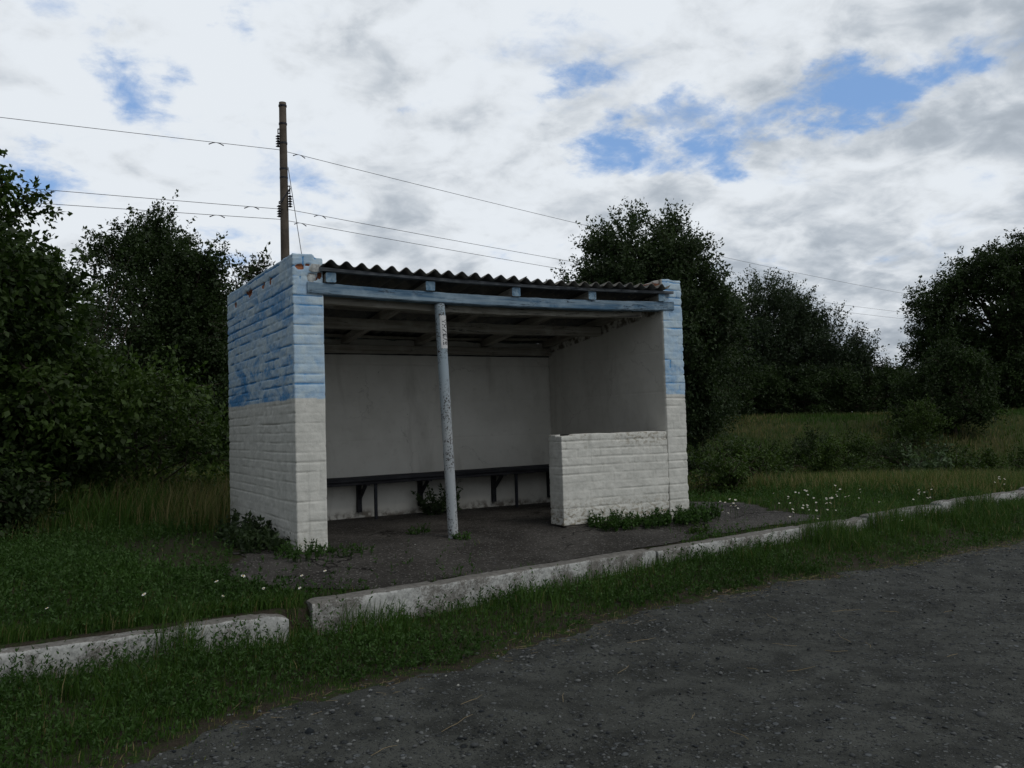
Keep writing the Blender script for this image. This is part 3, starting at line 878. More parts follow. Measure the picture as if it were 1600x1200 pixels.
# corrugated sheets: four laps, each a part
def sheet(x0, x1, lift, seed):
    nx = int((x1 - x0) / 0.0095); nyy = 26
    X, T = np.meshgrid(np.linspace(x0, x1, nx), np.linspace(0, 1, nyy))
    y0 = -0.115 - 0.02 * (h2(np.array([seed]), np.array([3]), 5)[0])
    Yv = y0 + T * (2.62 - y0)
    fr = (X - .25) / 3.6
    zc = 2.318 + SLOPE * (Yv + .035) - 0.030 * 4 * fr * (1 - fr) * (1 - .6 * T) - 0.018 * fr + lift
    amp = 0.0205 + 0.003 * (vn(X * 2, T * 0, seed) - .5)
    ph = 2 * math.pi * (X - 0.25) / 0.131 + 0.25 * (vn(X * 1.5, T, 3) - .5)
    Zt = zc + amp * np.sin(ph) + (fbm(X * 5, Yv * 3, seed, 3) - .5) * .004
    ed = (T < .001) * (vn(X * 23, X * 0, seed) - .5) * .016
    Vt = np.stack([X, Yv + ed, Zt], -1).reshape(-1, 3); Vb = Vt - np.array((0, 0, .0065))
    n = len(Vt); i = np.arange(n).reshape(X.shape)
    q = lambda i: np.stack([i[:-1, :-1], i[:-1, 1:], i[1:, 1:], i[1:, :-1]], -1).reshape(-1, 4)
    F = [q(i), q(i + n)[:, ::-1]]
    def strip(a): return np.stack([a[:-1], a[:-1] + n, a[1:] + n, a[1:]], -1)
    F += [strip(i[0]), strip(i[-1])[:, ::-1], strip(i[:, -1]), strip(i[:, 0])[:, ::-1]]
    return npmesh('roof_sheet', np.concatenate([Vt, Vb]), F, M_sheet, SH, smooth=True)
for k, (a, b) in enumerate(((.215, 1.20), (1.13, 2.12), (2.05, 3.03), (2.96, 3.80))): sheet(a, b, 0.006 * (k % 2), 60 + k)

# supporting post, leaning a little
PB, PT = np.array((1.385, 0.02, -0.09)), np.array((1.312, 0.035, 2.052))
mb = MB()
pts = [PB + (PT - PB) * t for t in np.linspace(0, 1, 50)]
mb.tube(pts, [0.0455 + 0.0015 * (vn(t * 9, 0, 2) - .5) for t in np.linspace(0, 1, 50)], 28)
post = mb.build('support_post', M_post, SH, smooth=True)
for p_ in post.data.polygons:
    if len(p_.vertices) > 4: p_.use_smooth = False
AX = norm(PT - PB)
A0 = math.atan2(CAM[1] - PB[1], CAM[0] - PB[0])
def on_post(theta, h, rad):
    """h = metres up from the post's foot along its axis"""
    c = PB + AX * h
    e1 = norm(np.array((math.cos(A0), math.sin(A0), 0)) - AX * (AX @ np.array((math.cos(A0), math.sin(A0), 0))))
    e2 = np.cross(AX, e1)
    return c + rad * (math.cos(theta) * e1 + math.sin(theta) * e2)
mb = MB(); V = []; F = []
nth, nh = 16, 12
th0, th1, hh0, hh1 = R_(-8), R_(88), 1.745, 2.035
for i_ in range(nh + 1):
    for j_ in range(nth + 1):
        V.append(on_post(th0 + (th1 - th0) * j_ / nth, hh0 + (hh1 - hh0) * i_ / nh + .003 * math.sin(j_ * 1.3), 0.0482))
for i_ in range(nh):
    for j_ in range(nth):
        a = i_ * (nth + 1) + j_
        F.append((a, a + 1, a + nth + 2, a + nth + 1))
mb.add(V, F); plate = mb.build('name_label', M_label, post)
sol = plate.modifiers.new('thick', 'SOLIDIFY'); sol.thickness = 0.0012; sol.offset = -1
fc = bpy.data.curves.new('lettering', 'FONT'); fc.body = 'БУЗИНА'; fc.size = 1.0; fc.resolution_u = 3; fc.space_character = 1.1; fc.offset = 0.028
fo = bpy.data.objects.new('lettering_tmp', fc); COL.objects.link(fo)
bpy.context.view_layer.update()
dg = bpy.context.evaluated_depsgraph_get()
tm = bpy.data.meshes.new_from_object(fo.evaluated_get(dg))
bpy.data.objects.remove(fo)
bmt = bmesh.new(); bmt.from_mesh(tm)
bmesh.ops.triangulate(bmt, faces=bmt.faces[:])
xsv = [v.co.x for v in bmt.verts]; ysv = [v.co.y for v in bmt.verts]
x0_, x1_, y0_, y1_ = min(xsv), max(xsv), min(ysv), max(ysv)
for v in bmt.verts:
    h = 1.775 + 0.225 * (v.co.x - x0_) / (x1_ - x0_)
    th = R_(66) - R_(52) * (v.co.y - y0_) / (y1_ - y0_)
    q = on_post(th, h, 0.0500); v.co = q
bmt.to_mesh(tm); bmt.free(); tm.materials.clear(); tm.materials.append(M_ink); tm.name = 'lettering'
lo = bpy.data.objects.new('lettering', tm); COL.objects.link(lo); lo.parent = plate

# ------------------------------------------------------------------ bench
BN = thing('bench', 'long dark plank bench along the back wall inside the shelter', 'bench', (2.03, 2.03, 0))
mb = MB(); mb.plank((0.262, 1.935, 0.428), (3.785, 1.935, 0.455), 0.145, 0.036, 40, wob=.003, seed=71); mb.build('seat_board', M_benchwood, BN)
mb = MB(); mb.plank((0.262, 2.095, 0.430), (3.785, 2.095, 0.457), 0.145, 0.036, 40, wob=.003, seed=72); mb.build('seat_board', M_benchwood, BN)
mb = MB(); mb.plank((0.262, 1.90, 0.392), (3.785, 1.90, 0.419), 0.035, 0.036, 30, wob=.002, seed=73); mb.build('front_rail', M_benchwood, BN)
for k, xb_ in enumerate((1.30, 2.02, 2.96, 3.73)):
    zt_ = 0.405 + 0.0075 * xb_
    mb = MB()
    mb.plank((xb_, 2.168, 0.07 + .02 * (k == 1)), (xb_, 2.168, zt_), 0.05, 0.05, 5, up=(0, 1, 0), wob=.002, seed=74 + k)
    mb.plank((xb_, 1.885, zt_ - .022), (xb_, 2.14, zt_ - .022), 0.045, 0.045, 5, wob=.002, seed=78 + k)
    mb.plank((xb_ + .004, 1.97, zt_ - .045), (xb_ + .004, 2.15, zt_ - .19), 0.035, 0.035, 4, up=(1, 0, 0), wob=.001, seed=80)
    mb.build('bracket', M_benchwood, BN)
for xb_ in (1.40, 3.13):
    mb = MB(); mb.plank((xb_, 1.93, -0.06), (xb_, 1.93, 0.41 + .0075 * xb_), 0.032, 0.032, 4, up=(0, 1, 0), wob=.001); mb.build('leg', M_iron, BN)

# ------------------------------------------------------------------ power pole and lines
def make_pole(x, y, top, label, first=True):
    zb = float(zsurf(x, y)) - .3
    T = thing('utility_pole', label, 'utility pole', (x, y, zb), 'concrete poles of the power line')
    mb = MB(); zz = np.linspace(zb, top, 14)
    mb.tube([(x, y, z) for z in zz], np.linspace(0.125, 0.082, 14), 14); pb = mb.build('pole_shaft', M_concrete_pole, T, smooth=True)
    for z in (top - .08, top - .5, top - .95, top - 1.75, 6.95):
        mb = MB(); mb.tube([(x, y, z - .02), (x, y, z + .02)], .095, 14); mb.build('clamp_band', M_iron, T)
    r = RT
    def insul(side, zt, zw):
        off = 0.125 * side
        p = np.array((x, y, 0)) + r * off * np.array((1, 1, 0)) + np.array((0, -0.03, 0))
        mb = MB()
        mb.tube([(p[0], p[1], zt), (p[0], p[1], zw + .34)], .012, 6)
        mb.tube([(x, y, zt), (p[0], p[1], zt)], .014, 6)
        mb.tube([(x, y, zw + .36), (p[0], p[1], zw + .36)], .014, 6)
        b = mb.build('bracket', M_iron, T)
        mb = MB()
        for k in range(5):
            z0 = zw + .32 - k * .058
            mb.tube([(p[0], p[1], z0), (p[0], p[1], z0 - .018), (p[0], p[1], z0 - .034), (p[0], p[1], z0 - .05)], [.016, .034, .058, .018], 12)
        mb.build('insulator', M_ins, T, smooth=False)
        return p
    pts = [insul(-1, top - .62, 7.42), insul(1, 6.55, 6.02), insul(-1, 6.20, 5.80)]
    mb = MB(); mb.tube([(x - .1, y - .08, 6.15), (x + .12, y - .09, 6.5)], .018, 6); mb.build('diagonal_strap', M_iron, T)
    mb = MB(); rr = r * np.array((1, 1, 0))
    q0 = np.array((x, y, 7.0)) + rr * .10; q1 = np.array((x, y, zb + .3)) + rr * 1.05
    mb.tube([q0 + (q1 - q0) * t for t in np.linspace(0, 1, 6)], .008, 5); mb.build('stay_wire', M_wire, T)
    return T, pts
PX, PY = 3.460, 12.74
pole, wp = make_pole(PX, PY, 8.50, 'tall bare concrete power pole rising behind the left end of the shelter')
dr_ = norm(np.array((37.73, 11.1))); dl_ = norm(np.array((-5.61, 0.57)))
names = ['uppermost power line wire, strung alone near the top of the pole', 'middle power line wire, hung on the right side of the pole', 'lowest power line wire, hung on the left side of the pole']
specs = [(7.40, -0.0175, 7.5), (6.00, -0.0095, 6.06), (5.79, -0.0124, 5.79)]
for k, (z0, a, zl) in enumerate(specs):
    p0 = wp[k][:2]
    R1 = [(p0[0] + dr_[0] * t, p0[1] + dr_[1] * t, z0 + a * t + .000534 * t * t) for t in np.linspace(0, 78, 40)]
    sl_ = (zl - z0) / 5.64
    L1 = [(p0[0] + dl_[0] * t, p0[1] + dl_[1] * t, z0 + (sl_ - .0028) * t + .0005 * t * t) for t in np.linspace(0, 45, 30)][::-1]
    mb = MB(); mb.tube(L1[:-1] + R1, 0.0062, 5)
    o = mb.build('power_line', M_wire, loc=(PX, PY, z0)); tag(o, names[k], 'power line', 'wires of the power line')
    for dvec, zz0 in ((dr_, z0 + a * .75), (dl_, z0 + (sl_ - .0028) * .9)):
        t = (0.55 if k != 1 else .8) if dvec is dr_ else (1.35 if k != 1 else .85)
        c = np.array((p0[0] + dvec[0] * t, p0[1] + dvec[1] * t, zz0))
        dv = np.array((dvec[0], dvec[1], 0))
        for s_ in (-1, 1):
            mb = MB(); mb.tube([c + dv * .02 * s_ + (0, 0, .004), c + dv * .08 * s_ - (0, 0, .008), c + dv * .16 * s_ - (0, 0, .045)], [.005, .009, .012], 6)
            dm = mb.build('vibration_damper', M_ins, None, loc=(PX, PY, z0))
            dm.parent = o; dm.location = (0, 0, 0)


# ------------------------------------------------------------------ vegetation builders
def leaf_arrays(P, Dr, L, Wd, rng, upb=0.5):
    n = len(P)
    N = norm(rng.normal(size=(n, 3)) + np.array((0, 0, upb * 2)))
    Sd = norm(np.cross(Dr, N)); N2 = np.cross(Sd, Dr)
    L = np.broadcast_to(L, (n,))[:, None]; Wd = np.broadcast_to(Wd, (n,))[:, None]
    a = P; c = P + Dr * L
    m = P + Dr * L * .45 + N2 * L * 0.10
    V = np.stack([a, m + Sd * Wd * .5, c, m - Sd * Wd * .5], 1).reshape(-1, 3)
    F = np.arange(4 * n).reshape(n, 4)
    return V, F

def rand_dirs(rng, n): return norm(rng.normal(size=(n, 3)))

def foliage_cloud(lobes, n_clump, shoots, leaves, leaf, shoot_len, rng, up=0.35, shell=0.45, floor=None, spread=1.0, droop=0.0, clump_r=0.25):
    """leafy shoots growing out of clump points spread through the lobes. returns leaf V,F,rnd and clump points"""
    lob = np.array(lobes, float)
    vol = lob[:, 3] * lob[:, 4] * lob[:, 5]; pr = vol ** .75; pr /= pr.sum()
    idx = rng.choice(len(lob), n_clump, p=pr)
    d = rand_dirs(rng, n_clump)
    rad = rng.uniform(shell, 1.0, n_clump) ** 0.6
    rad *= 0.86 + 0.22 * rng.rand(n_clump)
    C = lob[idx, :3] + d * lob[idx, 3:6] * rad[:, None]
    nb = max(4, n_clump // 16)
    far_ = rng.permutation(n_clump)[:nb]; btone = rng.rand(nb)
    pick = rng.randint(nb, size=n_clump); pull = rng.rand(n_clump) < .68
    rb = np.cbrt(lob[idx, 3] * lob[idx, 4] * lob[idx, 5])[:, None] * .34
    Cb = C[far_][pick] + rand_dirs(rng, n_clump) * rb * np.cbrt(rng.rand(n_clump))[:, None] * np.array((1, 1, .75))
    C = np.where(pull[:, None], Cb, C)
    if floor is not None: C[:, 2] = np.maximum(C[:, 2], floor + rng.rand(n_clump) * .3)
    tone = np.clip(np.where(pull, btone[pick] * .75 + rng.rand(n_clump) * .3, rng.rand(n_clump) * .6), 0, 1)
    # shoots
    ci = np.repeat(np.arange(n_clump), shoots); ns = len(ci)
    sd = norm(d[ci] * 0.9 + rand_dirs(rng, ns) * spread + np.array((0, 0, up)))
    sl_ = shoot_len * rng.uniform(.45, 1.25, ns)
    sp = C[ci] + rand_dirs(rng, ns) * clump_r * rng.rand(ns)[:, None]
    li = np.repeat(np.arange(ns), leaves); nl = len(li)
    t = rng.rand(nl) ** .8
    P = sp[li] + sd[li] * (sl_[li] * t)[:, None]
    P[:, 2] -= droop * (t * sl_[li]) ** 2
    P += rng.normal(size=(nl, 3)) * leaf * .35
    ld = norm(sd[li] * .6 + rand_dirs(rng, nl) * 0.9 + np.array((0, 0, -.15)))
    Ls = leaf * rng.uniform(.6, 1.25, nl)
    V, F = leaf_arrays(P, ld, Ls, Ls * rng.uniform(.45, .65, nl), rng)
    rnd = np.clip(tone[ci][li] * .62 + rng.rand(nl) ** 1.5 * .5, 0, 1)
    return V, F, np.repeat(rnd, 4), C, sp, sd, sl_

def limb(mb, a, b, r0, r1, rng, n=7, wob=.08, k=6):
    a = np.array(a, float); b = np.array(b, float); L = np.linalg.norm(b - a)
    t = np.linspace(0, 1, n)
    off = np.cumsum(rng.normal(size=(n, 3)), 0) * wob * L / n; off -= t[:, None] * off[-1]; off[0] = 0
    bow = np.array((0, 0, -1)) * 0.12 * L * (4 * t * (1 - t))[:, None] * (abs(b - a)[:2].sum() / max(L, .1))
    mb.tube(a + (b - a) * t[:, None] + off - bow * .6, r0 + (r1 - r0) * t, k, cap=False)

def tree(label, base, lobes, n_clump, shoots, leaves, leaf, shoot_len, m, seed, trunk_r=.14, trunk_h=1.6, group=None, name='broadleaf_tree', cat='tree', twigs=60, floor=None, stems=1, **kw):
    rng = np.random.RandomState(seed)
    x, y = base[:2]; z0 = float(zsurf(x, y))
    lob = [(x + l[0], y + l[1], z0 + l[2], l[3], l[4], l[5]) for l in lobes]
    V, F, rnd, C, sp, sd, sl_ = foliage_cloud(lob, n_clump, shoots, leaves, leaf, shoot_len, rng, floor=None if floor is None else z0 + floor, **kw)
    T = thing(name, label, cat, (x, y, z0), group)
    mb = MB()
    topz = max(l[2] + l[5] for l in lob)
    for s_ in range(stems):
        sx, sy = (rng.rand(2) - .5) * .12 * stems
        pts = []
        for t in np.linspace(0, 1, 8):
            pts.append((x + sx + (lob[0][0] - x) * t * .7 + rng.normal() * .03, y + sy + (lob[0][1] - y) * t * .7 + rng.normal() * .03, z0 - .15 + (trunk_h + (topz - z0 - trunk_h) * .45) * t))
        mb.tube(pts, np.linspace(trunk_r, trunk_r * .4, 8) / math.sqrt(stems), 9, cap=False)
        tp = pts
    order = rng.permutation(len(C))[:twigs]
    for i_ in order:
        a = tp[min(7, 2 + int(rng.rand() * 6))]
        limb(mb, a, C[i_], trunk_r * .32 * rng.uniform(.5, 1), .008, rng)
    sel = rng.permutation(len(sp))[:twigs * 4]
    for i_ in sel:
        limb(mb, sp[i_], sp[i_] + sd[i_] * sl_[i_] * 1.05, .006, .003, rng, n=4, wob=.05, k=4)
    mb.build('trunk', M_bark, T, smooth=True)
    npmesh('crown', V - np.array((x, y, z0)), [F], m, T, {'rnd': ('POINT', rnd)})
    return T

def shrub(label, base, r, h, m, seed, n=60, leaf=.05, group=None, name='shrub', cat='shrub', leaves=16, shoots=8, lift=.0, twigs=14, lobes=None, sl=.32, **kw):
    lb = lobes or [(0, 0, h * .45, r, r, h * .45), (r * .45, -.1, h * .32, r * .6, r * .6, h * .3), (-r * .4, .1, h * .36, r * .6, r * .6, h * .34)]
    return tree(label, base, lb, n, shoots, leaves, leaf, sl * h if sl * h < .7 else .7, m, seed, trunk_r=.03 + .012 * h, trunk_h=h * .15, group=group, name=name, cat=cat, twigs=twigs, floor=.03, stems=3, **kw)

def P_(px, dep): return at((px - 800) / 1365.3 * dep, dep)

# ------------------------------------------------------------------ trees
f2 = norm(np.array((FW[0], FW[1]))); r2 = np.array((f2[1], -f2[0]))
def LB(lst):
    """lobes written as (right, ahead, up, radius across, radius deep, radius up)"""
    return [(r2[0] * a + f2[0] * b, r2[1] * a + f2[1] * b, c, rx, ry, rz) for a, b, c, rx, ry, rz in [(l[0], l[1], l[2], (l[3] + l[4]) / 2, (l[3] + l[4]) / 2, l[5]) for l in lst]]

tree('big-leaved tree filling the left edge of the view, nearest to the road', at(-6.7, 9.6)[:2],
     LB([(0, 0, 2.0, 1.75, 1.75, 1.9), (-.6, .2, 3.4, 1.25, 1.25, 1.2), (1.1, -.1, 1.5, 1.0, 1.0, 1.0), (1.3, -.2, 2.35, .62, .6, .6), (1.0, -.3, .75, .9, .9, .6), (-1, -.8, 1.4, 1.4, 1.4, 1.3)]),
     1150, 9, 17, .088, .42, M_leaf_near, 101, trunk_r=.16, trunk_h=1.1, group=None, up=.1, droop=.25, floor=.15)
tree('slender airy-topped tree between the left edge tree and the broad dark one', at(-8.1, 16.2)[:2],
     LB([(0, 0, 2.3, .95, .9, 2.0), (.35, 0, 3.5, .75, .7, .85), (-.8, 0, 2.8, .8, .8, 1.3)]), 170, 7, 12, .075, .5, M_leaf_dark, 102, group=None, up=.5, trunk_r=.08)
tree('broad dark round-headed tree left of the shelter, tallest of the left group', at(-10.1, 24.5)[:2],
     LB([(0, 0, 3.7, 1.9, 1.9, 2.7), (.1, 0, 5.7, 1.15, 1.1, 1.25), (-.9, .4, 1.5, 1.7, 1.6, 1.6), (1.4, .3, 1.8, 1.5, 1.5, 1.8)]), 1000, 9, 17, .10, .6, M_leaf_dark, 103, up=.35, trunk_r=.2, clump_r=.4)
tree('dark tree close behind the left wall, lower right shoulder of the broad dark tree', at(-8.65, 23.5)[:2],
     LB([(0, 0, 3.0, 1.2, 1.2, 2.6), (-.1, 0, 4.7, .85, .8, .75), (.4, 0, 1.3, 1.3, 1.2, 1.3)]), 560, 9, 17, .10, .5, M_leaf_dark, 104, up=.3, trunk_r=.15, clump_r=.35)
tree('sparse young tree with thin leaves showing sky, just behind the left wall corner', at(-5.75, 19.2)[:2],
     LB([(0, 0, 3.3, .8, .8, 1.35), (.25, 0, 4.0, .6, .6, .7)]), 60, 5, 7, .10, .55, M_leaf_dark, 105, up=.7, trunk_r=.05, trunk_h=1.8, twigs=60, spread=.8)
tree('pale treetop peeping over the corrugated roof beside the pole', at(-6.35, 35)[:2],
     LB([(0, 0, 5.4, .95, .95, 1.35), (-.2, 0, 3.2, 1.2, 1.2, 2.0), (.6, 0, 4.9, .6, .6, .9)]), 190, 6, 10, .085, .5, M_leaf_pale, 106, up=.5, trunk_r=.1)
tree('wide spiky-topped orchard tree behind the right end of the shelter roof', at(3.0, 18.3)[:2],
     LB([(-.30, 0, 3.5, 1.55, 1.4, 1.55), (-1.25, 0, 3.3, 1.05, 1.0, 1.1), (.55, 0, 3.4, 1.0, .9, 1.3), (-.15, 0, 4.95, 1.15, 1.0, .80), (.6, .2, 2.0, .85, .9, 1.1), (-.3, .4, 1.8, 1.2, 1, 1.1)]),
     1750, 8, 20, .072, .58, M_leaf_apple, 107, up=.45, spread=.45, clump_r=.12, trunk_r=.16, trunk_h=1.3, twigs=110)
tree('broad willow-like tree with a feathery sloping top, middle of the right-hand tree line', at(9.6, 33)[:2],
     LB([(0, 0, 2.6, 2.5, 2.4, 2.45), (-1.3, 0, 2.1, 1.6, 1.6, 1.9), (1.9, 0, 1.8, 1.8, 1.9, 1.8), (3.3, 0, .8, 1.1, 1.1, .85), (-.2, 0, 3.8, 1.3, 1.2, 1.1), (-2.7, .5, 1.3, 1.4, 1.4, 1.3)]),
     1350, 9, 17, .090, .85, M_leaf_cool, 108, up=.65, spread=.45, trunk_r=.22, trunk_h=.8, floor=.1, twigs=90)
tree('massive dark tree cut off by the right edge of the view', at(17.7, 31)[:2],
     LB([(0, 0, 3.7, 2.7, 2.6, 2.3), (-1.9, 0, 3.2, 1.4, 1.4, 1.5), (.3, 0, 4.9, 1.7, 1.6, 1.0), (2.2, 0, 3.4, 2.2, 2, 2.4), (0, 0, 1.3, 2.3, 2.2, 1.4), (-2.5, 0, 2.3, .8, .8, .8)]),
     1250, 9, 17, .10, .6, M_leaf_dark, 109, up=.2, droop=.25, trunk_r=.3, trunk_h=1.6, twigs=90)
tree('dense pointed green tree standing low in front of the massive right edge tree', at(12.35, 24.5)[:2],
     LB([(0, 0, 1.05, 1.15, 1.1, 1.05), (.05, 0, 1.8, .75, .7, .6), (-.8, .2, .8, .8, .8, .75)]), 380, 9, 16, .07, .40, M_leaf_dark, 110, up=.5, trunk_r=.08, trunk_h=.4, floor=.05)
tree('tree far away in the gap between the two right-hand trees', at(32.5, 70)[:2],
     LB([(0, 0, 2.6, 2.6, 2.4, 2.4), (-2.2, 0, 1.9, 1.8, 1.8, 1.6)]), 200, 6, 12, .2, .7, M_leaf_cool, 111, up=.3, trunk_r=.2)
tree('dark tree half hidden behind the orchard tree and the right pier', at(6.1, 27)[:2],
     LB([(0, 0, 1.5, 1.3, 1.5, 1.4), (-1.4, 0, 2.0, 1.4, 1.5, 1.9)]), 330, 8, 14, .08, .6, M_leaf_dark, 112, up=.4, trunk_r=.14, floor=.1)

# understorey shrubs that close the view below the crowns
und = [(-13.4, 25, 1.7, 3.4), (-11.3, 27, 1.7, 3.0), (-8.8, 27.5, 1.9, 3.4), (-10.0, 20.5, 1.4, 2.4), (-7.6, 18.5, 1.2, 2.2), (-6.5, 21.5, 1.2, 2.2), (-4.6, 24, 1.3, 2.3)]
for k, (a, b, r_, h_) in enumerate(und):
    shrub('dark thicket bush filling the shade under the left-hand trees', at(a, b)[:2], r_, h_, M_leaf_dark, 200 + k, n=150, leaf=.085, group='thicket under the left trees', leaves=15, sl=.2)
und = [(5.2, 30.5, 1.6, 2.2), (7.6, 30.3, 1.7, 2.0), (10.2, 30.3, 1.7, 1.9), (12.6, 30.8, 1.5, 1.8), (15.0, 31.5, 1.5, 2.2), (17.9, 31, 1.6, 2.2), (20.3, 32, 1.6, 2.4)]
for k, (a, b, r_, h_) in enumerate(und):
    shrub('dark bush at the foot of the tree line, on top of the bank', at(a, b)[:2], r_, h_, M_leaf_dark, 220 + k, n=120, leaf=.085, group='bushes at the foot of the right tree line', leaves=14, sl=.2)
# ditch and bank shrubs on the right
shrub('leafy bush with pale upturned leaves, in the ditch below the willow-like tree', at(6.3, 17.6)[:2], .50, .85, M_leaf_mid, 240, n=50, leaf=.06)
shrub('small pale bush with silvery leaves standing alone in the dry grass', at(6.55, 14.0)[:2], .24, .62, M_leaf_silver, 241, n=14, leaf=.07, leaves=12, shoots=6, twigs=10, up=.9)
shrub('low spreading pale-green bush just right of the silvery one', at(7.25, 14.3)[:2], .34, .50, M_leaf_mid, 242, n=22, leaf=.06, leaves=12)
shrub('small green bush with thin upright tips in the dry grass behind the daisies', at(3.45, 12.2)[:2], .25, .55, M_leaf_mid, 243, n=26, leaf=.05, leaves=12, up=.8)
shrub('leafy weed bush beside the right outer wall of the shelter', at(2.65, 11.4)[:2], .30, .52, M_leaf_mid, 244, n=26, leaf=.05, leaves=12, up=.6)
for k, (a, b, r_, h_) in enumerate([(4.9, 21.2, .9, .75), (5.9, 21.8, .9, .7), (6.9, 21.4, .8, .7), (7.9, 22.2, .9, .8), (3.9, 21.9, .8, .7), (4.4, 19.5, .8, .62), (5.3, 19.9, .75, .58), (6.2, 21.0, .8, .6), (7.4, 19.5, .8, .62), (3.8, 20.0, .7, .6), (8.6, 21.2, .8, .85), (9.4, 20.8, .8, .95), (10.4, 20.2, .6, .6)]):
    shrub('dark low bramble bush growing in the ditch', at(a, b)[:2], r_, h_, M_leaf_dark if k % 2 else M_leaf_mid, 250 + k, n=60, leaf=.055, group='bramble bushes in the ditch', leaves=14)
for k, (a, b, r_, h_) in enumerate([(10.6, 17.2, .8, .8), (11.9, 18.5, .9, .9), (10.7, 23.4, .9, 1.1)]):
    shrub(('low green bush below the pointed tree', 'green bush near the right edge, at the foot of the massive tree', 'rounded bush on the bank left of the pointed tree')[k], at(a, b)[:2], r_, h_, M_leaf_mid, 270 + k, n=70, leaf=.055, leaves=14)
# left bushes
shrub('light green bush with arching twigs in front of the dark thicket, left of the wall', at(-4.55, 10.9)[:2], 1.0, 1.85, M_leaf_mid, 280, n=150, leaf=.07, leaves=14, up=.35, sl=.28,
      lobes=LB([(0, 0, .85, .95, .9, .8), (-.7, .1, 1.0, .7, .7, .75), (.5, .1, .55, .6, .6, .5)]))
shrub('low dark bush under the big-leaved tree at the left edge', at(-5.6, 8.7)[:2], .8, .95, M_leaf_dark, 281, n=90, leaf=.07, leaves=14)
shrub('bright green low bush poking out behind the back corner of the left wall', at(-4.05, 11.6)[:2], .55, .55, M_leaf_lime, 282, n=40, leaf=.05, leaves=14)

# far woods: reads as one mass all round the horizon
rng = np.random.RandomState(5)
VV, FF, RR = [], [], []; nn = 0
for k in range(150):
    ang = math.radians(-75 + 150 * k / 149)
    dep = rng.uniform(105, 150); R0 = dep / 1.0
    cx = CAM[0] + R0 * math.sin(ang + math.radians(29.9)); cy = CAM[1] + R0 * math.cos(ang + math.radians(29.9))
    zz = float(zsurf(cx, cy)); hh = rng.uniform(3.5, 7)
    V, F, rn_, *_ = foliage_cloud([(cx, cy, zz + hh * .45, 5, 5, hh * .5), (cx + 2, cy, zz + hh * .3, 5, 5, hh * .35)], 70, 4, 9, .55, 1.4, rng, clump_r=.8)
    VV.append(V); FF.append(F + nn); RR.append(rn_); nn += len(V)
fw_ = npmesh('distant_woods', np.concatenate(VV), [np.concatenate(FF)], M_leaf_cool, None, {'rnd': ('POINT', np.concatenate(RR))})
tag(fw_, 'far-off belt of woods along the horizon beyond the field', 'woods', kind='stuff')

# ------------------------------------------------------------------ plants by the walls
def weed_plant(name, label, x, y, h, r, n_stem, seed, m=M_weed, leaf=.035, cat='weed', group=None, per=16, lean=.5):
    rng = np.random.RandomState(seed)
    z0 = float(zsurf(x, y))
    T = thing(name, label, cat, (x, y, z0), group)
    ang = rng.rand(n_stem) * 2 * math.pi; rr = r * np.sqrt(rng.rand(n_stem))
    base = np.stack([rr * np.cos(ang), rr * np.sin(ang), np.zeros(n_stem)], -1)
    d = norm(np.stack([np.cos(ang), np.sin(ang), np.zeros(n_stem)], -1) * lean * rng.rand(n_stem)[:, None] + rng.normal(size=(n_stem, 3)) * .15 + (0, 0, 1))
    H = h * rng.uniform(.45, 1.0, n_stem) * (1 - .35 * (rr / max(r, 1e-3)) ** 2)
    li = np.repeat(np.arange(n_stem), per); t = rng.uniform(.08, 1, len(li))
    P = base[li] + d[li] * (H[li] * t)[:, None]; P[:, 2] = np.maximum(P[:, 2], .005)
    ld = norm(rand_dirs(rng, len(li)) + (0, 0, .35) + d[li] * .4)
    L = leaf * rng.uniform(.6, 1.3, len(li)) * (1.15 - .5 * t)
    V, F = leaf_arrays(P, ld, L, L * .5, rng)
    mb = MB()
    for k in range(n_stem):
        b = base[k]; mb.tube([b + T.location - (0, 0, .02), b + d[k] * H[k] * .5 + T.location, b + d[k] * H[k] + T.location], [.0035, .003, .0015], 4, cap=False)
    mb.build('stems', M_stem, T)
    npmesh('leaves', V, [F], m, T, {'rnd': ('POINT', np.repeat(np.clip(rng.rand(len(li)) * .5 + .5 * rng.rand(n_stem)[li], 0, 1), 4))})
    return T
weed_plant('weed_clump', 'dark bushy weed clump against the outer face of the left wall', -.17, .78, .33, .20, 34, 301, leaf=.07, per=20, m=M_leaf_apple)
weed_plant('weed_clump', 'lower weed clump at the left wall, nearer the front corner', -.16, .32, .24, .22, 34, 302, leaf=.06, per=18, m=M_leaf_apple)
weed_plant('weed_clump', 'small weed clump at the back end of the left wall', -.16, 1.30, .30, .17, 26, 306, leaf=.07, per=18, m=M_leaf_apple)
weed_plant('weed_clump', 'weeds round the foot of the left front pier', -.02, -.16, .17, .20, 46, 303, leaf=.032, per=14)
weed_plant('weed_clump', 'thin low weeds right of the left pier foot', .34, -.19, .10, .22, 40, 304, leaf=.026, per=10)
weed_plant('weed_clump', 'bushy dark weed growing under the middle of the bench', 2.18, 1.98, .44, .17, 30, 305, leaf=.06, per=26, m=M_leaf_apple, lean=.8)
weed_plant('weed_clump', 'tiny green weed at the foot of the support post', 1.42, -.08, .10, .06, 14, 307, leaf=.035, per=9)
weed_plant('weed_clump', 'thin dim weeds inside the shelter left of the post foot', 1.25, .45, .12, .12, 14, 308, leaf=.035, per=8)
weed_plant('weed_clump', 'lone green weed at the asphalt edge between kerb and right pier', 3.62, -.62, .15, .08, 16, 309, leaf=.035, per=10, m=M_leaf_mid)
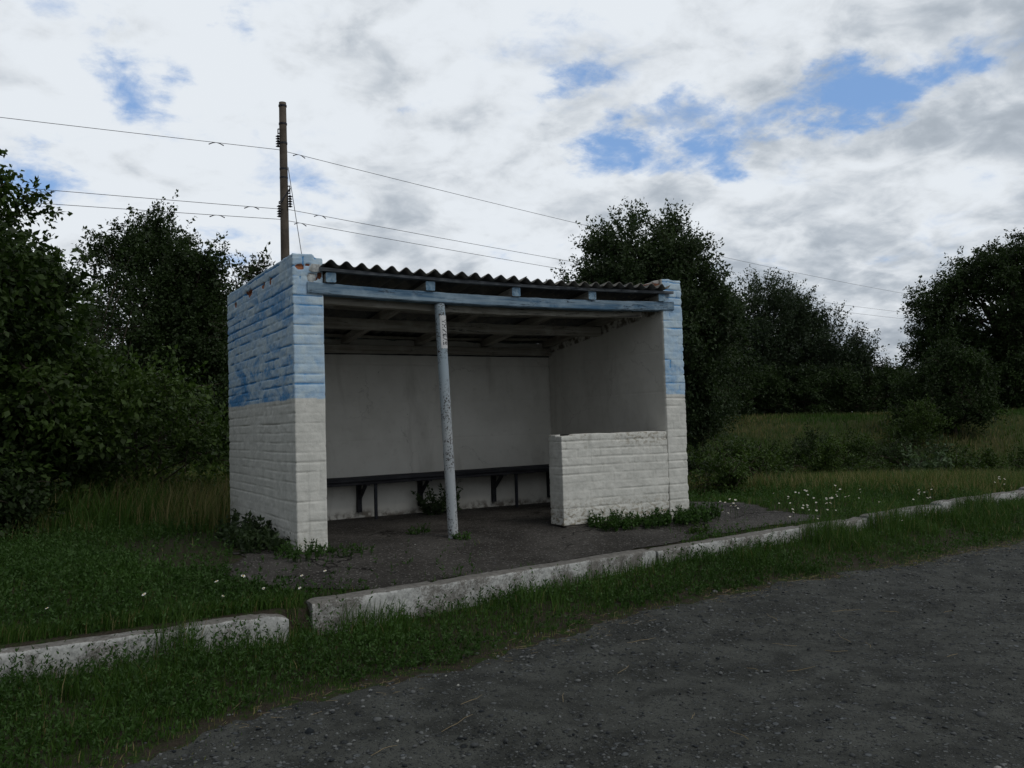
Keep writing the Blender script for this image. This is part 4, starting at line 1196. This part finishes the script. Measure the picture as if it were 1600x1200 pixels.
for k, (x_, y_, h_, lb) in enumerate([(2.93, -.13, .22, 'leftmost weed tuft at the parapet foot'), (3.17, -.15, .16, 'second weed tuft from the left along the parapet foot'), (3.42, -.15, .17, 'weed tuft under the middle of the parapet'),
                                      (3.68, -.16, .20, 'weed tuft in front of the crack in the parapet'), (3.92, -.17, .22, 'weed tuft at the foot of the right pier'), (4.16, -.06, .24, 'weed tuft wrapping the outer corner of the right pier')]):
    weed_plant('weed_clump', lb, x_, y_, h_, .18, 50, 310 + k, leaf=.042, per=16, group=None)

# ------------------------------------------------------------------ grass (stuff)
def keep_view(x, y, pad=1.25):
    lat, dep = latdep(x, y)
    return (dep > 1.5) & (np.abs(lat) < dep * .60 * pad + .8)

def blades(name, x, y, h, wd, dry, seed, m, label, cat='grass', lean=.45, zoff=0, zf=None):
    rng = np.random.RandomState(seed); n = len(x)
    z = (zf or zsurf)(x, y) - .005 + zoff
    a = rng.rand(n) * 2 * math.pi; b = rng.rand(n) * 2 * math.pi
    s = np.stack([np.cos(a), np.sin(a), 0 * a], -1) * (wd / 2)[:, None]
    ln = np.stack([np.cos(b), np.sin(b), 0 * b], -1) * (h * lean * rng.rand(n) * 1.3)[:, None]
    # one wind direction bends them all a little
    ln += np.array((.35, .12, 0)) * (h * .35)[:, None]
    p = np.stack([x, y, z], -1)
    up = np.array((0, 0, 1.0))
    mid = p + up * (h * .55)[:, None] + ln * .3
    tip = p + up * (h * .97)[:, None] + ln
    V = np.stack([p - s, p + s, mid + s * .75, mid - s * .75, tip], 1).reshape(-1, 3)
    i = np.arange(n) * 5
    F4 = np.stack([i, i + 1, i + 2, i + 3], -1); F3 = np.stack([i + 3, i + 2, i + 4], -1)
    rnd = np.clip(fbm(x * 1.3, y * 1.3, 7, 3) * .5 + rng.rand(n) * .5, 0, 1)
    o = npmesh(name, V, [F4, F3], m, None, {'rnd': ('POINT', np.repeat(rnd, 5)), 'dry': ('POINT', np.repeat(dry, 5))})
    return tag(o, label, cat, kind='stuff')

def sprigs(name, x, y, h, per, leaf, seed, m, label, cat='weeds'):
    """low leafy herbs: leaves set along a short stem"""
    rng = np.random.RandomState(seed); n = len(x); z = zsurf(x, y)
    d = norm(rng.normal(size=(n, 3)) * .45 + (.15, 0, 1))
    li = np.repeat(np.arange(n), per); t = rng.uniform(.1, 1, len(li))
    b = np.stack([x, y, z], -1)
    P = b[li] + d[li] * (h[li] * t)[:, None]
    ld = norm(rand_dirs(rng, len(li)) * .9 + (0, 0, .4) + d[li] * .5)
    L = leaf * rng.uniform(.6, 1.3, len(li))
    V, F = leaf_arrays(P, ld, L, L * .42, rng)
    rnd = np.clip(fbm(x * 1.6, y * 1.6, 9, 3)[li] * .5 + rng.rand(n)[li] * .3 + rng.rand(len(li)) * .2, 0, 1)
    o = npmesh(name, V, [F], m, None, {'rnd': ('POINT', np.repeat(rnd, 4)), 'dry': ('POINT', np.zeros(len(V)))})
    return tag(o, label, cat, kind='stuff')

def scatter(n, x0, x1, y0, y1, ok, seed):
    rng = np.random.RandomState(seed)
    x = rng.uniform(x0, x1, n); y = rng.uniform(y0, y1, n)
    k = ok(x, y, rng.rand(n)) & keep_view(x, y)
    return x[k], y[k]

# verge between road and kerb
def verge_ok(x, y, u):
    f = kerb_back(x) - .165; e = road_edge(x)
    t = (y - e) / np.maximum(f - e, .05)
    bare = fbm(x * 1.7, y * 2.4, 15, 4)
    dens = sst(-.10, .25, t) * (1 - .8 * sst(.60, .68, bare) * (t < .7)) 
    fringe = (e - y < .34) & (e - y > -.02) & (u < .10 * sst(.45, .65, fbm(x * 3, y * 3, 91, 3)) * sst(.34, 0, e - y) * 3)
    return (y < f) & (((t > -.08) & (u < dens)) | fringe)
def verge_t(x, y):
    f = kerb_back(x) - .165; e = road_edge(x)
    return np.clip((y - e) / np.maximum(f - e, .05), 0, 1)
x, y = scatter(420000, -4.5, 15, -4.2, 2.0, verge_ok, 401)
t = verge_t(x, y); rg = np.random.RandomState(1)
tall = sst(.5, .62, fbm(x * 1.7, y * 1.7, 19, 3)) * 1.5
lft = sst(1.5, -1.0, x)
h = (.022 + .05 * t + .085 * t ** 3 * (0.4 + tall) + .06 * tall * t) * (1 + .25 * lft) * (1 - .35 * sst(-1.1, -2.0, x)) * (1 - .45 * np.exp(-((x - .15) / .7) ** 2)) * rg.uniform(.5, 1.3, len(x))
blades('verge_grass', x, y, h, rg.uniform(.003, .0065, len(x)), (rg.rand(len(x)) < .05 + .35 * (t < .12)) * rg.uniform(.4, 1, len(x)), 402, M_grass, 'short weedy grass strip between gravel road and kerb')
x, y = scatter(95000, -4.5, 14, -4.2, 1.8, lambda x, y, u: verge_ok(x, y, u) & (u < .2 + sst(.40, .6, fbm(x * .9 + 5, y * .9, 23, 3)) * .9 * (x < 4)) & (verge_t(x, y) > .12), 403)
t = verge_t(x, y)
lw = 1 + .9 * np.exp(-((x + 1.0) / 1.1) ** 2) * t
h = (.035 + .085 * t) * rg.uniform(.5, 1.3, len(x)) * lw
big = 1 + 1.1 * (rg.rand(len(x)) < .10)
sprigs('verge_herbs', x, y, h * big, 10, .024, 404, M_weed, 'low leafy herbs matted among the verge grass in front of the kerb')

# lawn left of the shelter, behind the kerb
def lawn_ok(x, y, u):
    soil = (((x + .62) / .72) ** 2 + ((y - .72) / 1.15) ** 2 + (fbm(x * 2.5, y * 2.5, 3, 3) - .5) * 1.6) < 1
    inpl = in_platform(x, y)
    wall = (x > -.01) & (x < 4.07) & (y > -.02) & (y < 2.46)
    return (y > kerb_back(x) + .0) & ~(soil & (u > .07)) & ~(inpl & (u > .012)) & ~wall & (x < 1.5)
x, y = scatter(300000, -9, 1.5, -1.6, 9.5, lambda x, y, u: lawn_ok(x, y, u) & (u < np.clip(1.5 - .12 * latdep(x, y)[1], .25, 1)), 411)
lat, dep = latdep(x, y)
tallz = sst(7.9, 9.6, dep + (fbm(x, y, 9, 2) - .5) * 2)
h = (.05 + .07 * fbm(x * 1.5, y * 1.5, 22, 3) + tallz * .38) * rg.uniform(.4, 1.25, len(x))
nearplat = np.clip((x + 1.4) / 1.2, 0, 1) * (y < 1) * (1 - tallz)
h *= 1 - .45 * nearplat
dryf = (rg.rand(len(x)) < .04 + .75 * tallz * sst(.32, .52, fbm(x * .9, y * .9, 33, 3))) * rg.uniform(.3, .95, len(x))
blades('lawn_grass', x, y, h, rg.uniform(.003, .007, len(x)) * (1 + .6 * tallz), dryf, 412, M_grass, 'grass left of the shelter, short by the kerb and tall under the trees')
x, y = scatter(26000, -5, -.36, -1.62, -1.25, lambda x, y, u: (y > kerb_back(x) - .0) | ((x > -.49) & (x < -.34)), 415)
blades('kerb_edge_grass', x, y, .085 * rg.uniform(.4, 1.3, len(x)), rg.uniform(.003, .006, len(x)), (rg.rand(len(x)) < .08) * .8, 416, M_grass, 'grass growing along the back of the left kerb and in the gap')
x, y = scatter(60000, -7, 1.0, -1.6, 5.5, lambda x, y, u: lawn_ok(x, y, u) & (u < .3 + .7 * sst(.4, .6, fbm(x * .9, y * .9, 43, 3))), 413)
sprigs('lawn_herbs', x, y, .10 * rg.uniform(.4, 1.3, len(x)) * (1 + 1.2 * (rg.rand(len(x)) < .08)), 9, .027, 414, M_weed, 'leafy ground herbs in the grass behind the left kerb')

# meadow right of the shelter
def mead_ok(x, y, u):
    return (y > kerb_back(x) + .01) & ~(in_platform(x, y) & (u > .006)) & ~((x > -.05) & (x < 4.09) & (y > -.06) & (y < 2.5))
x, y = scatter(330000, 2.0, 15, -1.2, 9, lambda x, y, u: mead_ok(x, y, u) & (x > 3.2) & (u < np.clip(1.45 - .07 * latdep(x, y)[1], .3, 1)), 421)
lat, dep = latdep(x, y)
tz = sst(10.3, 11.8, dep + (fbm(x, y, 9, 2) - .5) * 1.2)
h = (.045 + .075 * fbm(x * 1.4, y * 1.4, 22, 3) + tz * .12) * rg.uniform(.4, 1.3, len(x))
h *= 1 - .5 * np.exp(-np.maximum(y - kerb_back(x), 0) / .25)
blades('meadow_grass', x, y, h, rg.uniform(.004, .008, len(x)) * (1 + .5 * tz), (rg.rand(len(x)) < .05 + .5 * tz) * rg.uniform(.3, 1, len(x)), 422, M_grass, 'green grass patch behind the kerb right of the shelter')
x, y = scatter(30000, 3.2, 14, -1.2, 6, lambda x, y, u: mead_ok(x, y, u) & (u < .3 + .7 * sst(.4, .6, fbm(x * .9, y * .9, 43, 3))), 423)
sprigs('meadow_herbs', x, y, .10 * rg.uniform(.4, 1.3, len(x)), 8, .026, 424, M_weed, 'leafy herbs in the grass right of the shelter')
# tall dry field grass
def far_pts(n, d0, d1, seed, left=False):
    rng = np.random.RandomState(seed)
    dep = d0 + (d1 - d0) * rng.rand(n) ** .8
    lat = rng.uniform(-1, 1, n) * dep * .74
    f = f2; r = r2
    x = CAM[0] + r[0] * lat + f[0] * dep; y = CAM[1] + r[1] * lat + f[1] * dep
    k = (y > kerb_back(x) + .1) & ~((x > -.3) & (x < 4.3) & (y < 2.8))
    return x[k], y[k], dep[k], lat[k]
x, y, dep, lat = far_pts(150000, 11.3, 19, 431)
h = rg.uniform(.08, .30, len(x)) * (0.65 + .6 * fbm(x * .8, y * .8, 3, 3))
blades('field_grass', x, y, h, rg.uniform(.005, .010, len(x)), np.clip(sst(.38, .62, fbm(x * .5, y * .5, 13, 3)) * .8 + .4, 0, 1) * (rg.rand(len(x)) < .75) * rg.uniform(.4, 1, len(x)), 432, M_grass, 'tall half-dry grass in the field behind the daisies', lean=.3)
x, y, dep, lat = far_pts(110000, 19, 34, 441)
h = rg.uniform(.05, .19, len(x)) * (0.6 + .7 * fbm(x * .5, y * .5, 3, 3))
blades('bank_grass', x, y, h, rg.uniform(.012, .022, len(x)), np.clip(sst(.45, .65, fbm(x * .35, y * .35, 53, 3)) * .7, 0, 1) * (rg.rand(len(x)) < .6), 442, M_grass, 'rough grass on the ditch side and the low bank below the trees', lean=.3)

# ------------------------------------------------------------------ gravel stones (stuff)
def stones(name, x, y, s, zf, seed, label, m=M_pebble):
    rng = np.random.RandomState(seed); n = len(x)
    bm = bmesh.new(); bmesh.ops.create_icosphere(bm, subdivisions=1, radius=1); bm.verts.ensure_lookup_table()
    T0 = np.array([v.co for v in bm.verts]); TF = np.array([[v.index for v in f.verts] for f in bm.faces]); bm.free()
    nv = len(T0)
    j = 1 + (rng.rand(n, nv) - .5) * .75
    sc = np.stack([s * rng.uniform(.7, 1.3, n), s * rng.uniform(.7, 1.2, n), s * rng.uniform(.35, .75, n)], -1)
    V = T0[None] * j[..., None] * sc[:, None, :]
    a = rng.rand(n) * 6.283; c, q = np.cos(a), np.sin(a)
    Vx = V[..., 0] * c[:, None] - V[..., 1] * q[:, None]; Vy = V[..., 0] * q[:, None] + V[..., 1] * c[:, None]
    V = np.stack([Vx + x[:, None], Vy + y[:, None], V[..., 2] + (zf(x, y) + s * .12)[:, None]], -1).reshape(-1, 3)
    F = (TF[None] + (np.arange(n) * nv)[:, None, None]).reshape(-1, 3)
    o = npmesh(name, V, [F], m, None, {'rnd': ('POINT', np.repeat(rng.rand(n), nv))})
    return tag(o, label, 'gravel', kind='stuff')
def road_ok(x, y, u):
    e = road_edge(x) - y
    d = np.hypot(x - CAM[0], y - CAM[1])
    tr_ = .35 + .65 * sst(.38, .62, fbm(x * .8, y * 1.2, 71, 3))
    return (e > -.30) & ((e > 0) | (u < .22)) & (u < np.clip(1.25 - d / 16, .15, 1) * tr_)
x, y = scatter(62000, -3, 14, -6.6, -.8, road_ok, 451)
rg = np.random.RandomState(2)
s = .0025 + .0098 * rg.rand(len(x)) ** 2.3 + (rg.rand(len(x)) < .020) * rg.uniform(.005, .014, len(x))
stones('loose_gravel', x, y, s, lambda a, b: np.maximum(zroad(a, b) * (road_edge(a) - b > 0) - 9 * (road_edge(a) - b <= 0), zsurf(a, b)), 452, 'loose grey chippings and pebbles lying on the gravel road')
x, y = scatter(9000, -1, 5.6, -1.4, .4, lambda x, y, u: in_platform(x, y) & (u < .3 + .7 * sst(.4, .6, fbm(x, y, 2, 3))), 453)
s = .002 + .005 * rg.rand(len(x)) ** 4
stones('grit', x, y, s, zplat, 454, 'small grit scattered on the old asphalt before the shelter')

# ------------------------------------------------------------------ straw stalks
def straw(x, y, L, a, seed, zf=zroad):
    rng = np.random.RandomState(seed); pts = []
    px, py = x, y; ang = a
    for k in range(5):
        pts.append((px, py, float(zf(np.array(px), np.array(py))) + .008 + .004 * rng.rand()))
        px += math.cos(ang) * L / 4; py += math.sin(ang) * L / 4; ang += rng.normal() * .22
    mb = MB(); mb.tube(pts, [.0011, .0014, .0013, .0011, .0007], 5)
    o = mb.build('straw_stalk', M_straw, loc=(x, y, pts[0][2]))
    return tag(o, 'dry straw stalk lying loose on the gravel', 'straw', 'dry straw stalks on the gravel road')
rng = np.random.RandomState(9)
SP = [(1475, 962, .16, .3), (1330, 1005, .2, 1.2), (1325, 1020, .12, 2.2), (1215, 975, .18, .9), (1245, 1010, .14, 2.3), (1300, 962, .25, .1), (965, 1058, .16, .5), (1230, 1055, .18, .3), (1170, 1165, .15, 1.3), (1080, 1130, .1, .6), (1185, 1050, .08, 1.2), (690, 1145, .2, .4), (330, 1115, .18, .6), (720, 1110, .14, .3), (880, 1100, .12, 1.0), (1360, 1015, .13, .6), (1480, 1035, .12, .2), (580, 1185, .15, .5), (1405, 960, .12, 2.6), (980, 1010, .22, .2), (1130, 930, .2, .15), (1265, 905, .2, .1), (1230, 912, .18, -.1)]
for k, (a, b, L_, an) in enumerate(SP):
    d = FW + (a - 800) / 1365.3 * RT - (b - 600) / 1365.3 * UP
    tt = (-.345 - CAM[2]) / d[2]; p = CAM + d * tt
    if p[1] < road_edge(p[0]) + .1: straw(p[0], p[1], L_, an, 500 + k)
# finer chaff along the road edge
def chaff_ok(x, y, u):
    e = road_edge(x) - y
    return (np.abs(e - .03) < .16 + .1 * fbm(x * 2, 0 * x, 5, 2)) & (u < sst(.42, .62, fbm(x * 1.3, y * .5, 88, 3)))
x, y = scatter(9000, -3, 12, -4, -1, chaff_ok, 461)
rg = np.random.RandomState(3); n = len(x); a = rg.normal(.1, .7, n); L_ = rg.uniform(.015, .06, n) * (1 + (rg.rand(n) < .06))
z = np.maximum(zroad(x, y), zsurf(x, y)) + .006 + .01 * rg.rand(n)
dx = np.stack([np.cos(a), np.sin(a), rg.normal(0, .12, n)], -1) * L_[:, None]; sx = np.stack([-np.sin(a), np.cos(a), 0 * a], -1) * .0008
p = np.stack([x, y, z], -1); up_ = np.array((0, 0, .0012))
V = np.stack([p - sx, p + sx, p + up_, p + dx - sx, p + dx + sx, p + dx + up_], 1).reshape(-1, 3)
i = np.arange(n) * 6
F = np.concatenate([np.stack([i, i + 1, i + 4, i + 3], -1), np.stack([i + 1, i + 2, i + 5, i + 4], -1), np.stack([i + 2, i, i + 3, i + 5], -1)])
tag(npmesh('straw_chaff', V, [F], M_straw), 'bits of dry straw strewn along the edge of the road', 'straw', kind='stuff')

# ------------------------------------------------------------------ daisies
def daisy_mesh(seed):
    rng = np.random.RandomState(seed)
    mb = MB()
    mb.tube([(0, 0, 0), (.004, .002, .5), (.0, .0, .97)], [.0014, .0013, .0012], 5, mi=2)   # unit tall; scaled per copy
    return mb
def make_daisy(seed, H, r=.019, name='daisy'):
    rng = np.random.RandomState(seed); mb = MB()
    tx, ty = rng.normal(0, .02, 2)
    mb.tube([(0, 0, -.01), (tx * .4, ty * .4, H * .5), (tx, ty, H)], [.0014, .0013, .0012], 5, mi=2)
    nrm = norm(np.array((rng.normal(-.12, .22), rng.normal(-.25, .22), 1.0)))
    e1 = norm(np.cross(nrm, (0.3, 1, 0))); e2 = np.cross(nrm, e1)
    c = np.array((tx, ty, H))
    n = 15
    for k in range(n):
        a = 2 * math.pi * k / n + rng.normal() * .06; rr = r * rng.uniform(.88, 1.08)
        u = math.cos(a) * e1 + math.sin(a) * e2; v = np.cross(nrm, u)
        wd = r * .19
        mb.add([c + u * r * .22 - v * wd * .5, c + u * r * .22 + v * wd * .5, c + u * rr * .75 + v * wd + nrm * .0015, c + u * rr - nrm * .0015, c + u * rr * .75 - v * wd + nrm * .0015], [(0, 1, 2, 3, 4)], 0)
    V = []; F = []
    for i_ in range(3):
        for j_ in range(8):
            a = j_ / 8 * 6.283; q = math.cos(i_ * .6) * r * .34
            V.append(c + (math.cos(a) * e1 + math.sin(a) * e2) * q + nrm * (math.sin(i_ * .6) * r * .25 + .0005))
    for i_ in range(2):
        for j_ in range(8):
            k_ = (j_ + 1) % 8; F.append((i_ * 8 + j_, i_ * 8 + k_, i_ * 8 + 8 + k_, i_ * 8 + 8 + j_))
    F.append(tuple(16 + j_ for j_ in range(8)))
    mb.add(V, F, 1)
    o = mb.build(name, [M_petal, M_yolk, M_stem]); return o
protos = [make_daisy(600 + k, H, r) for k, (H, r) in enumerate([(.11, .0135), (.14, .0125), (.17, .014), (.09, .012), (.19, .013)])]
used = [False] * len(protos)
rng = np.random.RandomState(77)
def put_daisy(x, y, label, group):
    k = rng.randint(len(protos))
    if used[k]: o = protos[k].copy(); COL.objects.link(o)
    else: o = protos[k]; used[k] = True
    o.location = (x, y, float(zsurf(x, y))); o.rotation_euler = (0, 0, rng.uniform(-.6, .6))
    s_ = rng.uniform(.8, 1.12); o.scale = (s_, s_, s_)
    tag(o, label, 'daisy', group)
for (a, b) in [(78, 962), (163, 978), (225, 936), (238, 961), (247, 959), (254, 952), (254, 956), (264, 957), (278, 957), (301, 953), (308, 948), (327, 956), (338, 927), (343, 930), (346, 949), (357, 932), (364, 934), (385, 921), (400, 919), (378, 935)]:
    d = FW + (a - 800) / 1365.3 * RT - (b - 600) / 1365.3 * UP
    tt = (-.02 - CAM[2]) / d[2]; p = CAM + d * tt
    if p[1] > kerb_back(p[0]) + .03: put_daisy(p[0], p[1], 'white daisy in the grass behind the kerb stone with the chipped end', 'daisies behind the left kerb stone')
for (a, b) in [(499, 917), (509, 926), (552, 918)]:
    d = FW + (a - 800) / 1365.3 * RT - (b - 600) / 1365.3 * UP
    tt = (.02 - CAM[2]) / d[2]; p = CAM + d * tt
    put_daisy(p[0], max(p[1], kerb_back(p[0]) + .03), 'white daisy at the near end of the kerb stone right of the gap', 'daisies by the kerb gap')
for k in range(12):
    put_daisy(4.25 + rng.rand() * .35, -.25 + rng.rand() * .3, 'white daisy in the weeds by the right pier', 'daisies by the right pier')
cl = [(1290, 776, 85, 11, 40), (1262, 771, 30, 8, 14), (1150, 782, 70, 5, 16), (1235, 783, 34, 4, 12), (1120, 775, 22, 3, 6), (1310, 765, 15, 4, 6), (1440, 762, 14, 5, 12), (1420, 768, 14, 3, 6), (1570, 744, 28, 3, 10), (1470, 762, 4, 2, 2), (1345, 762, 6, 2, 3)]
for a, b, sa, sb, n_ in cl:
    for k in range(n_):
        q = (a + rng.normal() * sa * .6, b + rng.normal() * sb * .6)
        d = FW + (q[0] - 800) / 1365.3 * RT - (q[1] - 600) / 1365.3 * UP
        tt = (.11 - CAM[2]) / d[2]; p = CAM + d * tt
        if not in_platform(np.array(p[0]), np.array(p[1])) and p[1] > kerb_back(p[0]) + .05:
            put_daisy(p[0], p[1], 'white daisy in the meadow patch right of the shelter', 'daisies in the meadow right of the shelter')
for (a, b) in [(1393, 829), (1410, 836), (1275, 845)]:
    d = FW + (a - 800) / 1365.3 * RT - (b - 600) / 1365.3 * UP
    tt = (-.27 - CAM[2]) / d[2]; p = CAM + d * tt; put_daisy(p[0], p[1], 'white daisy in the verge in front of the kerb', 'daisies in the verge')
